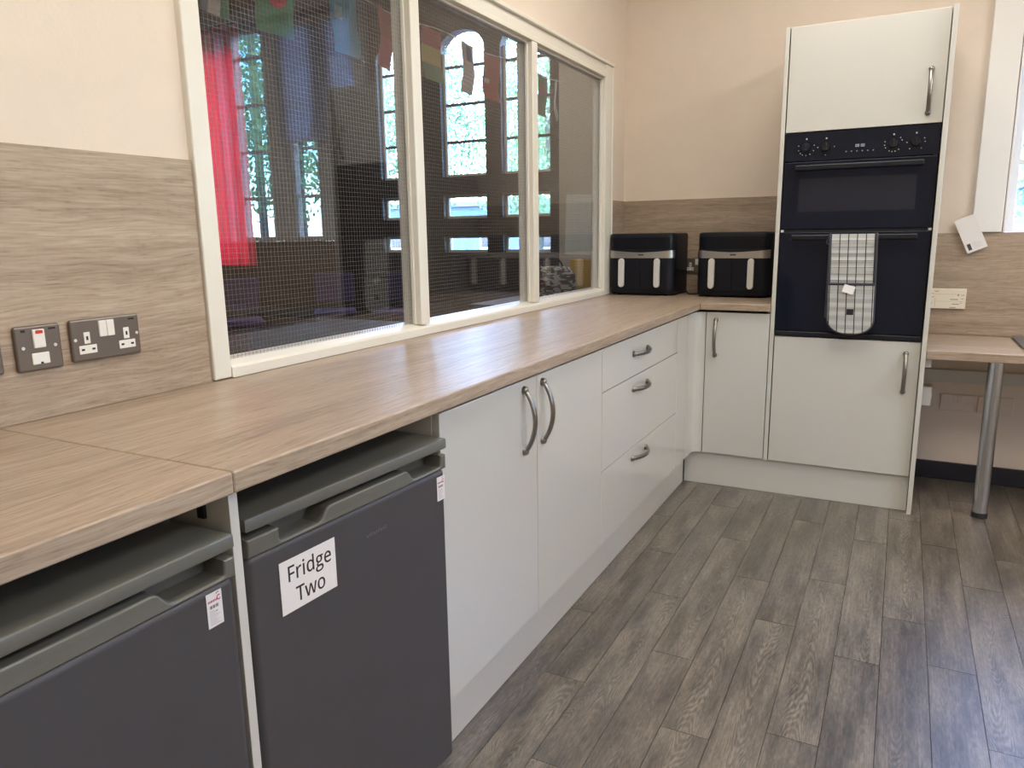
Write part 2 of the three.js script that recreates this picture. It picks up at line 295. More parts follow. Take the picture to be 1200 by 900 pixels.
// ------------------------------------------------------------------ hall window wall
{
  const wins = [[-3.97, -3.4], [-3.13, -2.58], [-2.39, -1.83]], z0 = HZ0 - 0.14, z1 = HZ0, rows = [[1.056, 1.242], [1.426, 1.681], [1.874, 3.36]];
  const RW = [-7.25, -6.1, 0.95, 3.6];
  // timber wall with openings cut from its outline
  const sh = new THREE.Shape([[-4.4, 0], [-1.73, 0], [-1.73, HH], [-4.4, HH]].map((p) => new THREE.Vector2(...p)));
  const opening = (a, b, y0, y1, arch) => { const h = new THREE.Path(); h.moveTo(a, y0); h.lineTo(b, y0); if (arch) { const r = (b - a) / 2; h.lineTo(b, y1 - r * 0.75); h.absellipse((a + b) / 2, y1 - r * 0.75, r, r * 0.75, 0, Math.PI, false); } else { h.lineTo(b, y1); h.lineTo(a, y1); } h.lineTo(a, y0); return h; };
  for (const [a, b] of wins) rows.forEach(([y0, y1], i) => sh.holes.push(opening(a, b, y0, y1, i === 2)));
  struct('hall_wall_end', merge(extrude(sh, 0.14).translate(0, 0, z0), bx(HX, RW[0], 0, HH, z0, z1), bx(RW[1], -4.4, 0, HH, z0, z1), bx(RW[0], RW[1], 0, RW[2], z0, z1), bx(RW[0], RW[1], RW[3], HH, z0, z1)), M.darkWood, 'dark stained timber wall round the hall windows').userData.category = 'wall';
  struct('hall_wall_plaster', bx(-1.73, -0.1, 0, HH, z0, z1), M.hallWall, 'beige plaster hall wall right of the dark windows').userData.category = 'wall';
  wins.forEach(([a, b], k) => {
    const w = structGroup('window_' + (3 + k), ['arched hall window of dark timber behind the middle of the glass', 'arched hall window of dark timber behind the grey text flag', 'arched hall window of dark timber beside the beige plaster'][k], 'window');
    const f = 0.03, zz = [z0 + 0.03, z0 + 0.075];
    rows.forEach(([y0, y1], i) => {
      const sides = [bx(a, a + f, y0, i === 2 ? y1 - 0.2 : y1, zz[0], zz[1], 0.004), bx(b - f, b, y0, i === 2 ? y1 - 0.2 : y1, zz[0], zz[1], 0.004), bx(a + f, b - f, y0, y0 + f, zz[0], zz[1], 0.004)];
      if (i < 2) sides.push(bx(a + f, b - f, y1 - f, y1, zz[0], zz[1], 0.004));
      part(w, 'casement', merge(sides), M.hallWall);
      const bars = i === 2 ? [2.242, 2.632, 3.015] : [], ys = [y0 + f, ...bars.flatMap((y) => [y - 0.014, y + 0.014]), i === 2 ? y1 - 0.01 : y1 - f];
      for (const y of bars) part(w, 'glazing_bar', bx(a + f, b - f, y - 0.014, y + 0.014, zz[0] + 0.005, zz[1] - 0.005, 0.003), M.darkWood);
      for (let q = 0; q < ys.length; q += 2) part(w, 'pane', bx(a + f, b - f, ys[q], ys[q + 1] - (i === 2 && q === ys.length - 2 ? 0.02 : 0), z0 + 0.05, z0 + 0.054), M.glass);
    });
  });
  const w6 = structGroup('window_6', 'tall hall window behind the red curtain', 'window');
  part(w6, 'casement', merge(bx(RW[0], RW[0] + 0.06, RW[2], RW[3], z0 + 0.03, z0 + 0.08, 0.004), bx(RW[1] - 0.06, RW[1], RW[2], RW[3], z0 + 0.03, z0 + 0.08, 0.004), bx(RW[0] + 0.06, RW[1] - 0.06, RW[2], RW[2] + 0.06, z0 + 0.03, z0 + 0.08, 0.004), bx(RW[0] + 0.06, RW[1] - 0.06, RW[3] - 0.06, RW[3], z0 + 0.03, z0 + 0.08, 0.004)), M.darkWood);
  for (const y of [1.55, 2.1, 2.7, 3.2]) part(w6, 'glazing_bar', bx(RW[0] + 0.06, RW[1] - 0.06, y - 0.02, y + 0.02, z0 + 0.035, z0 + 0.075, 0.003), M.darkWood);
  part(w6, 'pane', bx(RW[0] + 0.06, RW[1] - 0.06, RW[2] + 0.06, RW[3] - 0.06, z0 + 0.052, z0 + 0.056), M.glass);
  // red curtain hanging before it
  const g = new THREE.PlaneGeometry(1.5, 2.9, 130, 8), p = g.attributes.position;
  for (let i = 0; i < p.count; i++) p.setZ(i, Math.sin(p.getX(i) * 42) * 0.03 + Math.sin(p.getX(i) * 17 + 1) * 0.015);
  g.translate(-6.67, 2.35, HZ0 + 0.1); g.computeVertexNormals();
  const c = thing('red_curtain', 'bright red curtain hanging over a hall window', 'curtain', [-6.72, 0.9, HZ0 + 0.1]);
  part(c, 'cloth', g, M.curtain);
  for (const x of [-7.4, -6.05]) part(c, 'rail_bracket', bx(x - 0.015, x + 0.015, 3.8, 3.84, HZ0 + 0.0005, HZ0 + 0.1, 0.003), M.darkWood);
  part(c, 'rail', cyl(0.015, 0.015, 1.5, 12).rotateZ(Math.PI / 2).translate(-6.72, 3.82, HZ0 + 0.1), M.darkWood);
}

// ------------------------------------------------------------------ handles
function handleGeo(L = 0.168, out = 0.03) {
  const pts = []; for (let i = -10; i <= 10; i++) { const t = i / 10; pts.push([0, (t * L) / 2, 0.004 + out * Math.pow(Math.cos((t * Math.PI) / 2), 0.75)]); }
  const bow = new THREE.TubeGeometry(new THREE.CatmullRomCurve3(pts.map((q) => V(...q))), 36, 0.0062, 12); bow.scale(1.35, 1, 1);
  const pad = (s) => merge(cyl(0.0115, 0.0105, 0.007, 16).rotateX(Math.PI / 2).translate(0, (s * L) / 2, 0.0036), new THREE.SphereGeometry(0.0102, 14, 8).scale(1, 1, 0.7).translate(0, (s * L) / 2, 0.007));
  return merge(bow, pad(1), pad(-1));
}
const HV = handleGeo();
const handleX = (x, y, z) => HV.clone().rotateY(Math.PI / 2).translate(x, y, z);
const handleXh = (x, y, z) => HV.clone().rotateZ(Math.PI / 2).rotateY(Math.PI / 2).translate(x, y, z);
const handleZ = (x, y, z) => HV.clone().translate(x, y, z);

// ------------------------------------------------------------------ base units along the window wall
const XD = 0.586, XC = 0.566, DY0 = 0.168, DY1 = 0.868, WT = 0.913, WB = 0.879;
{
  const c = thing('base_cabinet', 'glossy cream double-door base cabinet beside the fridge marked Fridge Two', 'cabinet', [0.3, 0.15, 2.38]);
  part(c, 'carcass', merge(bx(0.02, XC, DY0 - 0.003, WB - 0.001, 2.871, 2.887, 0.001), bx(0.02, XC, DY0 - 0.003, WB - 0.001, 1.888, 1.904, 0.001), bx(0.02, XC, DY0 - 0.003, DY0 + 0.013, 1.904, 2.871), bx(0.02, 0.03, DY0 + 0.013, WB - 0.001, 1.904, 2.871), bx(0.03, XC, WB - 0.019, WB - 0.001, 1.904, 2.871)), M.carcass);
  const d1 = part(c, 'door', bx(XC + 0.001, XD, DY0, DY1, 2.3955, 2.8855, 0.002), M.gloss), d2 = part(c, 'door', bx(XC + 0.001, XD, DY0, DY1, 1.8875, 2.3925, 0.002), M.gloss);
  part(d1, 'handle', handleX(XD, 0.758, 2.476), M.nickel, 'brushed nickel bow handle'); part(d2, 'handle', handleX(XD, 0.76, 2.362), M.nickel, 'brushed nickel bow handle');
}
{
  const c = thing('drawer_cabinet', 'glossy cream base cabinet of three drawers with bow handles', 'cabinet', [0.3, 0.15, 1.4]);
  part(c, 'carcass', merge(bx(0.02, XC, DY0 - 0.003, WB - 0.001, 1.869, 1.885, 0.001), bx(0.02, XC, DY0 - 0.003, WB - 0.001, 0.931, 0.947, 0.001), bx(0.02, XC, DY0 - 0.003, DY0 + 0.013, 0.947, 1.869), bx(0.02, 0.03, DY0 + 0.013, WB - 0.001, 0.947, 1.869), bx(0.03, XC, WB - 0.019, WB - 0.001, 0.947, 1.869)), M.carcass);
  for (const [a, b, hy] of [[0.718, DY1, 0.803], [0.4385, 0.715, 0.668], [DY0, 0.4355, 0.398]]) { const d = part(c, 'drawer', bx(XC + 0.001, XD, a, b, 0.9325, 1.8845, 0.002), M.gloss); part(d, 'handle', handleXh(XD, hy, 1.475), M.nickel, 'brushed nickel bow handle'); }
}
const ZD = 0.598, ZC = 0.578;
{
  const c = thing('corner_cabinet', 'glossy cream corner cabinet with curved inner post and one narrow door', 'cabinet', [0.4, 0.15, 0.5]);
  part(c, 'carcass', merge(bx(0.02, XC, DY0 - 0.003, WB - 0.001, 0.915, 0.929, 0.001), bx(0.02, XC - 0.002, DY0 - 0.003, DY0 + 0.013, 0.03, 0.915), bx(XC - 0.002, 0.925, DY0 - 0.003, DY0 + 0.013, 0.03, ZC - 0.002), bx(0.02, 0.03, DY0 + 0.013, WB - 0.001, 0.03, 0.915), bx(0.03, 0.925, DY0 + 0.013, WB - 0.001, 0.02, 0.03), bx(0.912, 0.925, DY0 + 0.013, WB - 0.001, 0.03, ZC - 0.002)), M.carcass);
  part(c, 'filler_panel', bx(XC + 0.001, XD, DY0, DY1, 0.742, 0.9295, 0.002), M.gloss);
  // curved corner post, seen in plan as an inner quarter round
  const s = new THREE.Shape(), R = 0.04; // shape axes: x -> room x, y -> room -z
  s.moveTo(XC + 0.001, -0.7395); s.lineTo(XD, -0.7395); s.lineTo(XD, -(ZD + R)); s.absarc(XD + R, -(ZD + R), R, Math.PI, Math.PI / 2, true); s.lineTo(0.6305, -ZD); s.lineTo(0.6305, -(ZC + 0.001)); s.lineTo(XC + 0.001, -(ZC + 0.001)); s.closePath();
  const g = extrude(s, DY1 - DY0, 0, 1, 16); g.rotateX(-Math.PI / 2); g.translate(0, DY0, 0);
  part(c, 'corner_post', toCreasedNormals(g, 0.5), M.gloss);
  const d = part(c, 'door', bx(0.6335, 0.9245, DY0, DY1, ZC + 0.001, ZD, 0.002), M.gloss); part(d, 'handle', handleZ(0.679, 0.745, ZD), M.nickel, 'brushed nickel bow handle');
}
single('plinth_board', 'long cream plinth board running under the door and drawer cabinets', 'plinth', bx(0.526, 0.542, 0.0008, 0.163, 0.596, 2.887, 0.001), M.plinth, [0.534, 0, 1.7]);
single('plinth_board', 'cream plinth board under the oven cabinet and narrow door', 'plinth', bx(0.5435, 1.5505, 0.0008, 0.163, 0.566, 0.581, 0.001), M.plinth, [1.0, 0, 0.573]);
single('end_panel', 'slim cream upright panel standing between the two grey fridges', 'panel', bx(0.02, XD, 0.0008, WB - 0.001, 3.446, 3.463, 0.001), M.carcass, [0.3, 0, 3.455]);
single('end_panel', 'slim cream upright panel beyond the unmarked fridge', 'panel', bx(0.02, XD, 0.0008, WB - 0.001, 4.03, 4.046, 0.001), M.carcass, [0.3, 0, 4.04]);
{
  const b = thing('cable_clip', 'small black clip high on the panel between the fridges', 'clip', [0.529, 0.828, 3.466]);
  part(b, 'clip_plate', bx(0.521, 0.537, 0.828, 0.85, 3.4635, 3.469, 0.001), M.black);
}

// ------------------------------------------------------------------ worktops and splashbacks
const XW = 0.606;
single('worktop', 'long wood-look laminate worktop below the internal window', 'worktop', metreUV(bx(0.0015, XW, WB, WT, 0.0115, 3.4665, 0.004), 'z'), M.worktop, [0.3, WB, 1.7]);
single('worktop', 'wood-look laminate worktop length above the unmarked fridge', 'worktop', metreUV(bx(0.0015, XW, WB, WT, 3.4672, 5.4, 0.004), 'z', [0.9, 0.33]), M.worktop, [0.3, WB, 4.4]);
single('worktop', 'short wood-look laminate worktop below the right air fryer', 'worktop', metreUV(bx(XW + 0.0006, 0.9265, WB, WT, 0.0115, 0.62, 0.004), 'x', [0.4, 0.1]), M.worktop, [0.76, WB, 0.3]);
single('splashback', 'wide wood-look splashback board carrying the metal sockets', 'splashback', metreUV(bx(0.0008, 0.01, WT + 0.0006, 1.4225, 2.9855, 5.4, 0.001), 'z', [0.3, 0.12]), M.splash, [0.005, WT, 4.1]);
single('splashback', 'narrow wood-look splashback strip between window frame and corner', 'splashback', metreUV(bx(0.0008, 0.01, WT + 0.0006, 1.4225, 0.0112, 0.2352, 0.001), 'z', [0.1, 0.5]), M.splash, [0.005, WT, 0.1]);
single('splashback', 'wood-look splashback board behind the two air fryers', 'splashback', metreUV(bx(0.0008, 0.9265, WT + 0.0006, 1.4225, 0.0008, 0.0105, 0.001), 'x', [1.4, 0.3]), M.splash, [0.5, WT, 0.005]);
single('splashback', 'wood-look splashback board above the desk and below the outside window', 'splashback', metreUV(bx(1.573, RX - 0.001, 0.7365, 1.2215, 0.0008, 0.0105, 0.001), 'x', [0.7, 0.55]), M.splash, [2.9, 0.74, 0.005]);

// ------------------------------------------------------------------ fridges
function stickerTex(full) {
  return canvasTex(128, 240, (g, w, h) => {
    g.fillStyle = '#e4dfe0'; g.fillRect(0, 0, w, h);
    g.fillStyle = '#a83050'; for (let i = 0; i < 7; i++) g.fillRect(12 + i * 11, 52, 8, 15); 
    g.strokeStyle = '#b02848'; g.lineWidth = 8; g.beginPath(); g.arc(103, 50, 15, 0.6, 5.4); g.stroke();
    g.strokeStyle = '#333'; g.lineWidth = 5; g.beginPath(); g.arc(96, 26, 14, 3.4, 5.4); g.stroke();
    g.fillStyle = '#222'; for (let i = 0; i < 13; i++) g.fillRect(22 + i * 6, 88, 2 + (i * 7) % 4, 22);
    g.fillStyle = '#777'; for (let r = 0; r < (full ? 9 : 7); r++) { g.fillRect(18, 124 + r * 12, 40 + ((r * 31) % 50), 2.5); if (r === 1) g.fillRect(70, 132, 14, 8); }
  });
}
// drawn with the middle of the door front at the origin, x forward, z along the width (larger z is the left side as seen)
function turnFaces(g) { const q = g.index ? g.toNonIndexed() : g, p = q.attributes.position; for (let i = 0; i < p.count; i += 3) { const ax = p.getX(i + 1), ay = p.getY(i + 1), az = p.getZ(i + 1); p.setXYZ(i + 1, p.getX(i + 2), p.getY(i + 2), p.getZ(i + 2)); p.setXYZ(i + 2, ax, ay, az); } q.computeVertexNormals(); return q; }
function makeFridge([px, pz, turn], label, sticker, sign) {
  const h = 0.27, o = new THREE.Group(); o.name = numbered('fridge'); o.position.set(px, 0, pz); o.rotation.y = turn; o.userData = { label, category: 'fridge', group: 'under-counter fridges' }; scene.add(o);
  const add = (parent, name, g, m, what) => { const q = new THREE.Mesh(g, m); q.name = name; q.castShadow = q.receiveShadow = true; if (what) q.userData.label = what; parent.add(q); return q; };
  const taper = (g) => { const p = g.attributes.position; for (let i = 0; i < p.count; i++) { const x = p.getX(i); if (x < -0.05) p.setZ(i, p.getZ(i) * (1 + (0.085 * (x + 0.05)) / 0.45)); } g.computeVertexNormals(); return g; };
  add(o, 'body', taper(bx(-0.46, -0.067, 0.02, 0.793, -h + 0.003, h - 0.003, 0.004)), M.fridgeBody);
  for (const x of [-0.42, -0.11]) for (const z of [-0.2, 0.2]) add(o, 'foot', cyl(0.018, 0.015, 0.0195, 14).translate(x, 0.0105, z), M.rubber);
  // lid: flat top, thick front lip with a small round on its upper edge
  const prof = new THREE.Shape(); prof.moveTo(-0.455, 0.797); prof.lineTo(0.0, 0.797); prof.quadraticCurveTo(0.004, 0.797, 0.004, 0.8); prof.lineTo(0.0035, 0.8165); prof.quadraticCurveTo(0.003, 0.8195, -0.002, 0.8197); prof.lineTo(-0.16, 0.8215); prof.lineTo(-0.165, 0.8245); prof.lineTo(-0.455, 0.8245); prof.closePath();
  add(o, 'lid', toCreasedNormals(taper(strip(extrude(prof, 2 * h - 0.012, 0.005, 2).translate(0, 0, -h + 0.006))), 0.5), M.fridgeTrim, 'grey-green plastic lid');
  add(o, 'gasket', bx(-0.066, -0.046, 0.06, 0.786, -h + 0.012, h - 0.012, 0.003), M.rubber);
  const door = add(o, 'door', metreUV(bx(-0.045, -0.002, 0.045, 0.7535, -h + 0.002, h - 0.002, 0.014, null, 4), 'z'), M.fridgeDoor, 'charcoal grey door');
  // trim band above the door with two scooped grips
  const s = new THREE.Shape(), T = 0.7835, B = 0.7525, D = 0.7595;
  s.moveTo(-h + 0.004, B); s.lineTo(h - 0.004, B); s.lineTo(h - 0.004, T); s.lineTo(0.201, T);
  s.lineTo(0.201, D + 0.008); s.quadraticCurveTo(0.201, D, 0.193, D); s.lineTo(0.115, D); s.bezierCurveTo(0.098, D, 0.1, T - 0.003, 0.082, T);
  s.lineTo(-0.128, T); s.bezierCurveTo(-0.146, T - 0.003, -0.144, D, -0.162, D); s.lineTo(-0.24, D); s.quadraticCurveTo(-0.248, D, -0.248, D + 0.008); s.lineTo(-0.248, T); s.lineTo(-h + 0.004, T); s.closePath();
  const tg = extrude(s, 0.04, 0.0035, 3, 8); tg.applyMatrix4(new THREE.Matrix4().set(0, 0, 1, -0.0415, 0, 1, 0, 0, 1, 0, 0, 0, 0, 0, 0, 1));
  add(door, 'grip_trim', toCreasedNormals(turnFaces(tg), 0.7), M.fridgeTrim, 'grey-green grip band');
  add(door, 'grip_recess', bx(-0.0455, -0.0435, 0.7545, 0.782, -h + 0.012, h - 0.012), M.fridgeTrim);
  const [sz, sy] = sticker;
  add(door, 'test_sticker', new THREE.BoxGeometry(0.0275, 0.0535, 0.0004).rotateY(Math.PI / 2).translate(-0.0012, sy, sz), std({ map: stickerTex(true), roughness: 0.5 }), 'small white printed test sticker');
  if (sign) {
    const map = canvasTex(512, 374, (c, w, hh) => { c.fillStyle = '#e9e5e1'; c.fillRect(0, 0, w, hh); c.fillStyle = c.strokeStyle = '#1d1b1c'; c.textAlign = 'center'; c.font = '150px sans-serif'; c.lineWidth = 2.5; for (const [q, y] of [['Fridge', 0.42], ['Two', 0.87]]) { c.fillText(q, w * 0.52, hh * y); c.strokeText(q, w * 0.52, hh * y); } });
    add(door, 'paper_sign', new THREE.BoxGeometry(0.129, 0.0945, 0.0006).rotateY(Math.PI / 2).translate(-0.001, 0.6725, 0.141), std({ map, roughness: 0.65 }), 'white paper sign reading Fridge Two');
    const ls = []; for (let i = 0; i < 9; i++) { ls.push(bx(-0.0021, -0.0016, 0.6855, 0.691, -0.012 - i * 0.0066, -0.0105 - i * 0.0066)); ls.push(bx(-0.0021, -0.0016, 0.6855 + (i % 3) * 0.0022, 0.6868 + (i % 3) * 0.0022, -0.0148 - i * 0.0066, -0.0105 - i * 0.0066)); }
    add(door, 'brand_mark', merge(ls), std({ color: lin(0.16, 0.16, 0.17), roughness: 0.4 }), 'faint grey lettering mark');
  }
  return o;
}
makeFridge([0.59, 3.162, -0.055], 'charcoal under-counter fridge with a paper sign reading Fridge Two', [-0.249, 0.711], true);
makeFridge([0.6, 3.7425, 0], 'charcoal under-counter fridge without a sign, left of the slim panel', [-0.2265, 0.717], false);

// ------------------------------------------------------------------ tall oven housing and double oven
const TX0 = 0.928, TX1 = 1.57, TT = 2.1;
{
  const c = thing('oven_cabinet', 'tall cream cabinet housing the black double oven', 'cabinet', [1.25, 0, 0.3]);
  part(c, 'side_panel', bx(TX0, 0.946, 0.1635, TT, 0.012, ZD - 0.002, 0.0015), M.gloss);
  part(c, 'side_panel', bx(1.5515, TX1, 0.0008, TT, 0.0195, 0.628, 0.0015), M.gloss);
  part(c, 'carcass', merge(bx(0.947, 1.5505, 0.1635, TT - 0.02, 0.012, 0.022), bx(0.947, 1.5505, TT - 0.02, TT, 0.012, ZC, 0.001), bx(0.947, 1.5505, 0.1635, 0.18, 0.022, ZC), bx(0.947, 1.5505, 0.745, 0.762, 0.022, ZC), bx(0.947, 1.5505, 1.666, 1.684, 0.022, ZC)), M.carcass);
  const a = part(c, 'door', bx(0.9505, 1.549, 1.6655, TT - 0.001, ZC + 0.001, ZD, 0.002), M.gloss), b = part(c, 'door', bx(0.9505, 1.549, 0.167, 0.7665, ZC + 0.001, ZD, 0.002), M.gloss);
  part(a, 'handle', handleZ(1.495, 1.79, ZD), M.nickel, 'brushed nickel bow handle'); part(b, 'handle', handleZ(1.495, 0.632, ZD), M.nickel, 'brushed nickel bow handle');
}
{
  const o = thing('double_oven', 'black glass built-in double oven with four knobs', 'oven', [1.25, 0.77, 0.4]);
  const x0 = 0.9515, x1 = 1.5475;
  part(o, 'oven_box', merge(bx(0.97, 1.53, 0.79, 1.64, 0.06, 0.576, 0.003)), M.black);
  const fx = (x) => ((x - x0) / (x1 - x0)), tex = canvasTex(1192, 236, (g, w, h) => {
    g.fillStyle = '#191c26'; g.fillRect(0, 0, w, h); const Y = (y) => ((1.661 - y) / 0.118) * h;
    const dot = (x, y, r) => { g.beginPath(); g.arc(fx(x) * w, Y(y), r, 0, 7); g.fill(); };
    g.fillStyle = '#d8dade';
    [[1.039, 1.599, [200, 165, 335, 15, 300, 270, 245, 225]], [1.119, 1.597, [180, 0, 270]], [1.379, 1.595, [165, 190, 210, 20, 40, 245, 265, 285, 310]], [1.462, 1.595, [180, 0, 230, 310, 25]]].forEach(([x, y, angs]) => {
      dot(x, y + 0.036, 7); for (const a of angs) dot(x + 0.033 * Math.cos(a * 0.01745), y + 0.033 * Math.sin(a * 0.01745), 4);
    });
    g.fillStyle = '#9ba4b5'; for (const k of [0, 1, 2.6, 3.6]) { g.strokeStyle = '#b9c2d4'; g.lineWidth = 4; g.strokeRect(fx(1.236) * w + k * 16, Y(1.6), 9, 18); }
    for (let i = 0; i < 6; i++) dot(1.2 + i * 0.021, 1.573, 5);
  });
  const plain = M.ovenGlass, face = phy({ map: tex, roughness: 0.08, specularIntensity: 0.65, specularColor: lin(0.82, 0.88, 1) });
  const cp = part(o, 'control_panel', new THREE.BoxGeometry(x1 - x0, 0.118, 0.021).translate((x0 + x1) / 2, 1.602, 0.5875), [plain, plain, plain, plain, face, plain], 'black control panel with white markings');
  for (const [x, y] of [[1.039, 1.599], [1.119, 1.597], [1.379, 1.595], [1.462, 1.595]]) part(o, 'knob', merge(cyl(0.018, 0.0165, 0.02, 28).rotateX(Math.PI / 2).translate(x, y, 0.609), bx(x - 0.0035, x + 0.0035, y - 0.0165, y + 0.0165, 0.617, 0.624, 0.002)), M.ovenTrim);
  const up = part(o, 'upper_door', bx(x0, x1, 1.249, 1.5385, 0.578, 0.599, 0.003), M.ovenGlass), low = part(o, 'lower_door', bx(x0, x1, 0.795, 1.2365, 0.578, 0.599, 0.003), M.ovenGlass);
  part(up, 'window_glass', bx(1.018, 1.478, 1.325, 1.468, 0.5988, 0.5996), M.ovenPane, 'dark grey oven window');
  part(low, 'window_glass', bx(1.018, 1.478, 0.865, 1.16, 0.5988, 0.5996), M.ovenGlass, 'dark oven window');
  const bar = (y) => merge(bx(1.0, 1.5, y - 0.012, y + 0.012, 0.618, 0.632, 0.006, null, 3), bx(1.01, 1.03, y - 0.009, y + 0.009, 0.599, 0.62, 0.003), bx(1.47, 1.49, y - 0.009, y + 0.009, 0.599, 0.62, 0.003));
  part(up, 'handle', bar(1.512), M.ovenTrim, 'black bar handle'); part(low, 'handle', bar(1.214), M.ovenTrim, 'black bar handle');
  part(o, 'vent_strip', bx(x0 + 0.004, x1 - 0.004, 1.2375, 1.248, 0.578, 0.592), M.black);
  for (const x of [x0 + 0.006, x1 - 0.006]) part(o, 'hinge_cap', bx(x - 0.006, x + 0.006, 1.238, 1.2475, 0.5925, 0.5985, 0.001), M.silver, 'small silver hinge cap');
  part(o, 'base_trim', bx(x0, x1, 0.772, 0.793, 0.578, 0.604, 0.004), M.ovenTrim);
}
// oven gloves folded over the lower handle
{
  const o = thing('oven_gloves', 'grey checked double oven gloves hung over the lower oven handle', 'oven gloves', [1.262, 0.795, 0.645]);
  const W = 0.092, yT = 1.228, yB = 0.796, cx0 = 1.2545, lean = (y) => cx0 + (1.23 - y) * 0.03;
  const half = (y) => { const r = 0.072, d = y - yB; return d < r ? W * Math.pow(Math.max(0, 1 - Math.pow((r - d) / r, 2.4)), 0.45) : W; };
  const tex = canvasTex(384, 960, (g, w, h) => {
    const Y = (y) => ((yT - y) / (yT - yB)) * h; g.fillStyle = '#b9bab6'; g.fillRect(0, 0, w, h);
    for (let i = 0; i < 22; i++) { g.fillStyle = i % 2 ? '#c3c4c0' : '#adaeab'; g.fillRect(0, (i * h) / 22, w, h / 22); }
    g.fillStyle = '#2b2d36'; for (let i = 0; i < 6; i++) g.fillRect(w * (0.03 + i * 0.187) - 4, 0, 8, h); 
    g.fillStyle = 'rgba(55,57,66,0.9)'; for (let i = 0; i < 8; i++) g.fillRect(0, Y(1.228 - i * 0.0285) , w, 3);
    g.fillStyle = 'rgba(70,72,80,0.4)'; for (let i = 0; i < 8; i++) g.fillRect(0, Y(1.0 - i * 0.027), w, 2);
    g.fillStyle = '#22242c'; g.fillRect(0, Y(1.018), w, 22);
  });
  function flap(y0, y1, zf, thick, nu = 25, nv = 96, quilt = 0.0022) { // front and back sheets and the rim between them
    const pos = [], uv = [], idx = [];
    for (let s = 0; s < 2; s++) for (let j = 0; j <= nv; j++) { const y = y1 + ((y0 - y1) * j) / nv, hw = half(y); for (let i = 0; i <= nu; i++) { const t = (i / nu) * 2 - 1, puff = quilt * (0.5 + 0.5 * Math.cos((y - yT) * 6.283 / 0.0285)) * (s ? 0 : 1) * (1 - t * t * t * t); pos.push(lean(y) + t * hw, y, zf(y) + (s ? -thick : thick * 0.2 + puff)); uv.push(0.5 + 0.5 * t * (hw / W), 1 - (yT - y) / (yT - yB)); } }
    const N = (nu + 1) * (nv + 1), at = (s, j, i) => s * N + j * (nu + 1) + i;
    for (let j = 0; j < nv; j++) for (let i = 0; i < nu; i++) { const a = at(0, j, i), b = at(0, j, i + 1), c = at(0, j + 1, i), d = at(0, j + 1, i + 1); idx.push(a, c, b, b, c, d); const e = at(1, j, i), f = at(1, j, i + 1), g = at(1, j + 1, i), h = at(1, j + 1, i + 1); idx.push(e, f, g, f, h, g); }
    for (let j = 0; j < nv; j++) { idx.push(at(0, j, 0), at(1, j, 0), at(0, j + 1, 0), at(1, j, 0), at(1, j + 1, 0), at(0, j + 1, 0)); idx.push(at(0, j, nu), at(0, j + 1, nu), at(1, j, nu), at(1, j, nu), at(0, j + 1, nu), at(1, j + 1, nu)); }
    for (let i = 0; i < nu; i++) { idx.push(at(0, 0, i), at(0, 0, i + 1), at(1, 0, i), at(1, 0, i), at(0, 0, i + 1), at(1, 0, i + 1)); idx.push(at(0, nv, i), at(1, nv, i), at(0, nv, i + 1), at(1, nv, i), at(1, nv, i + 1), at(0, nv, i + 1)); }
    const g = new THREE.BufferGeometry(); g.setAttribute('position', new THREE.Float32BufferAttribute(pos, 3)); g.setAttribute('uv', new THREE.Float32BufferAttribute(uv, 2)); g.setIndex(idx); g.computeVertexNormals(); return g;
  }
  const zf = (y) => 0.6385 + (y > 1.2 ? -0.012 * Math.pow((y - 1.2) / 0.03, 2) : 0) - 0.006 * (1.2 - Math.min(y, 1.2));
  const cloth = std({ map: tex, roughness: 0.95 }), bind = std({ color: lin(0.05, 0.054, 0.066), roughness: 0.9 });
  part(o, 'strap', flap(yB, yT, zf, 0.005), cloth, 'quilted checked cloth');
  part(o, 'pocket', flap(yB + 0.002, 1.012, (y) => zf(y) + 0.0075, 0.004, 25, 60, 0.0012), cloth, 'rounded mitt pocket');
  const rim = []; for (let i = 0; i <= 60; i++) { const y = yT - ((yT - yB) * i) / 60; rim.push([lean(y) - half(y), y, zf(y) + 0.003]); } for (let i = 60; i >= 0; i--) { const y = yT - ((yT - yB) * i) / 60; rim.push([lean(y) + half(y), y, zf(y) + 0.003]); }
  part(o, 'binding', merge(tube(rim.filter((p, i) => i !== 61), 0.0058, 260, 8), tube([[lean(1.014) - W, 1.014, zf(1.014) + 0.008], [lean(1.014), 1.014, zf(1.014) + 0.0125], [lean(1.014) + W, 1.014, zf(1.014) + 0.008]], 0.0045, 20, 6)), bind, 'dark navy bound edge');
  part(o, 'back_flap', bx(lean(1) - W - 0.012, lean(1) + W - 0.012, 0.86, 1.2, 0.603, 0.6135, 0.004), bind);
  part(o, 'hanging_loop', tube([[1.172, 1.222, 0.632], [1.158, 1.21, 0.633], [1.15, 1.192, 0.632], [1.156, 1.184, 0.631], [1.163, 1.196, 0.632]], 0.003, 24, 6), bind, 'dark hanging loop');
  part(o, 'care_tag', new THREE.BoxGeometry(0.046, 0.034, 0.0008).rotateZ(-0.3).rotateX(-0.15).translate(1.253, 0.992, 0.6585), M.paper, 'small white care tag');
  part(o, 'brand_patch', bx(1.25, 1.278, 0.88, 0.906, zf(0.9) + 0.0078, zf(0.9) + 0.0105, 0.0008), M.black, 'small dark square patch');
}

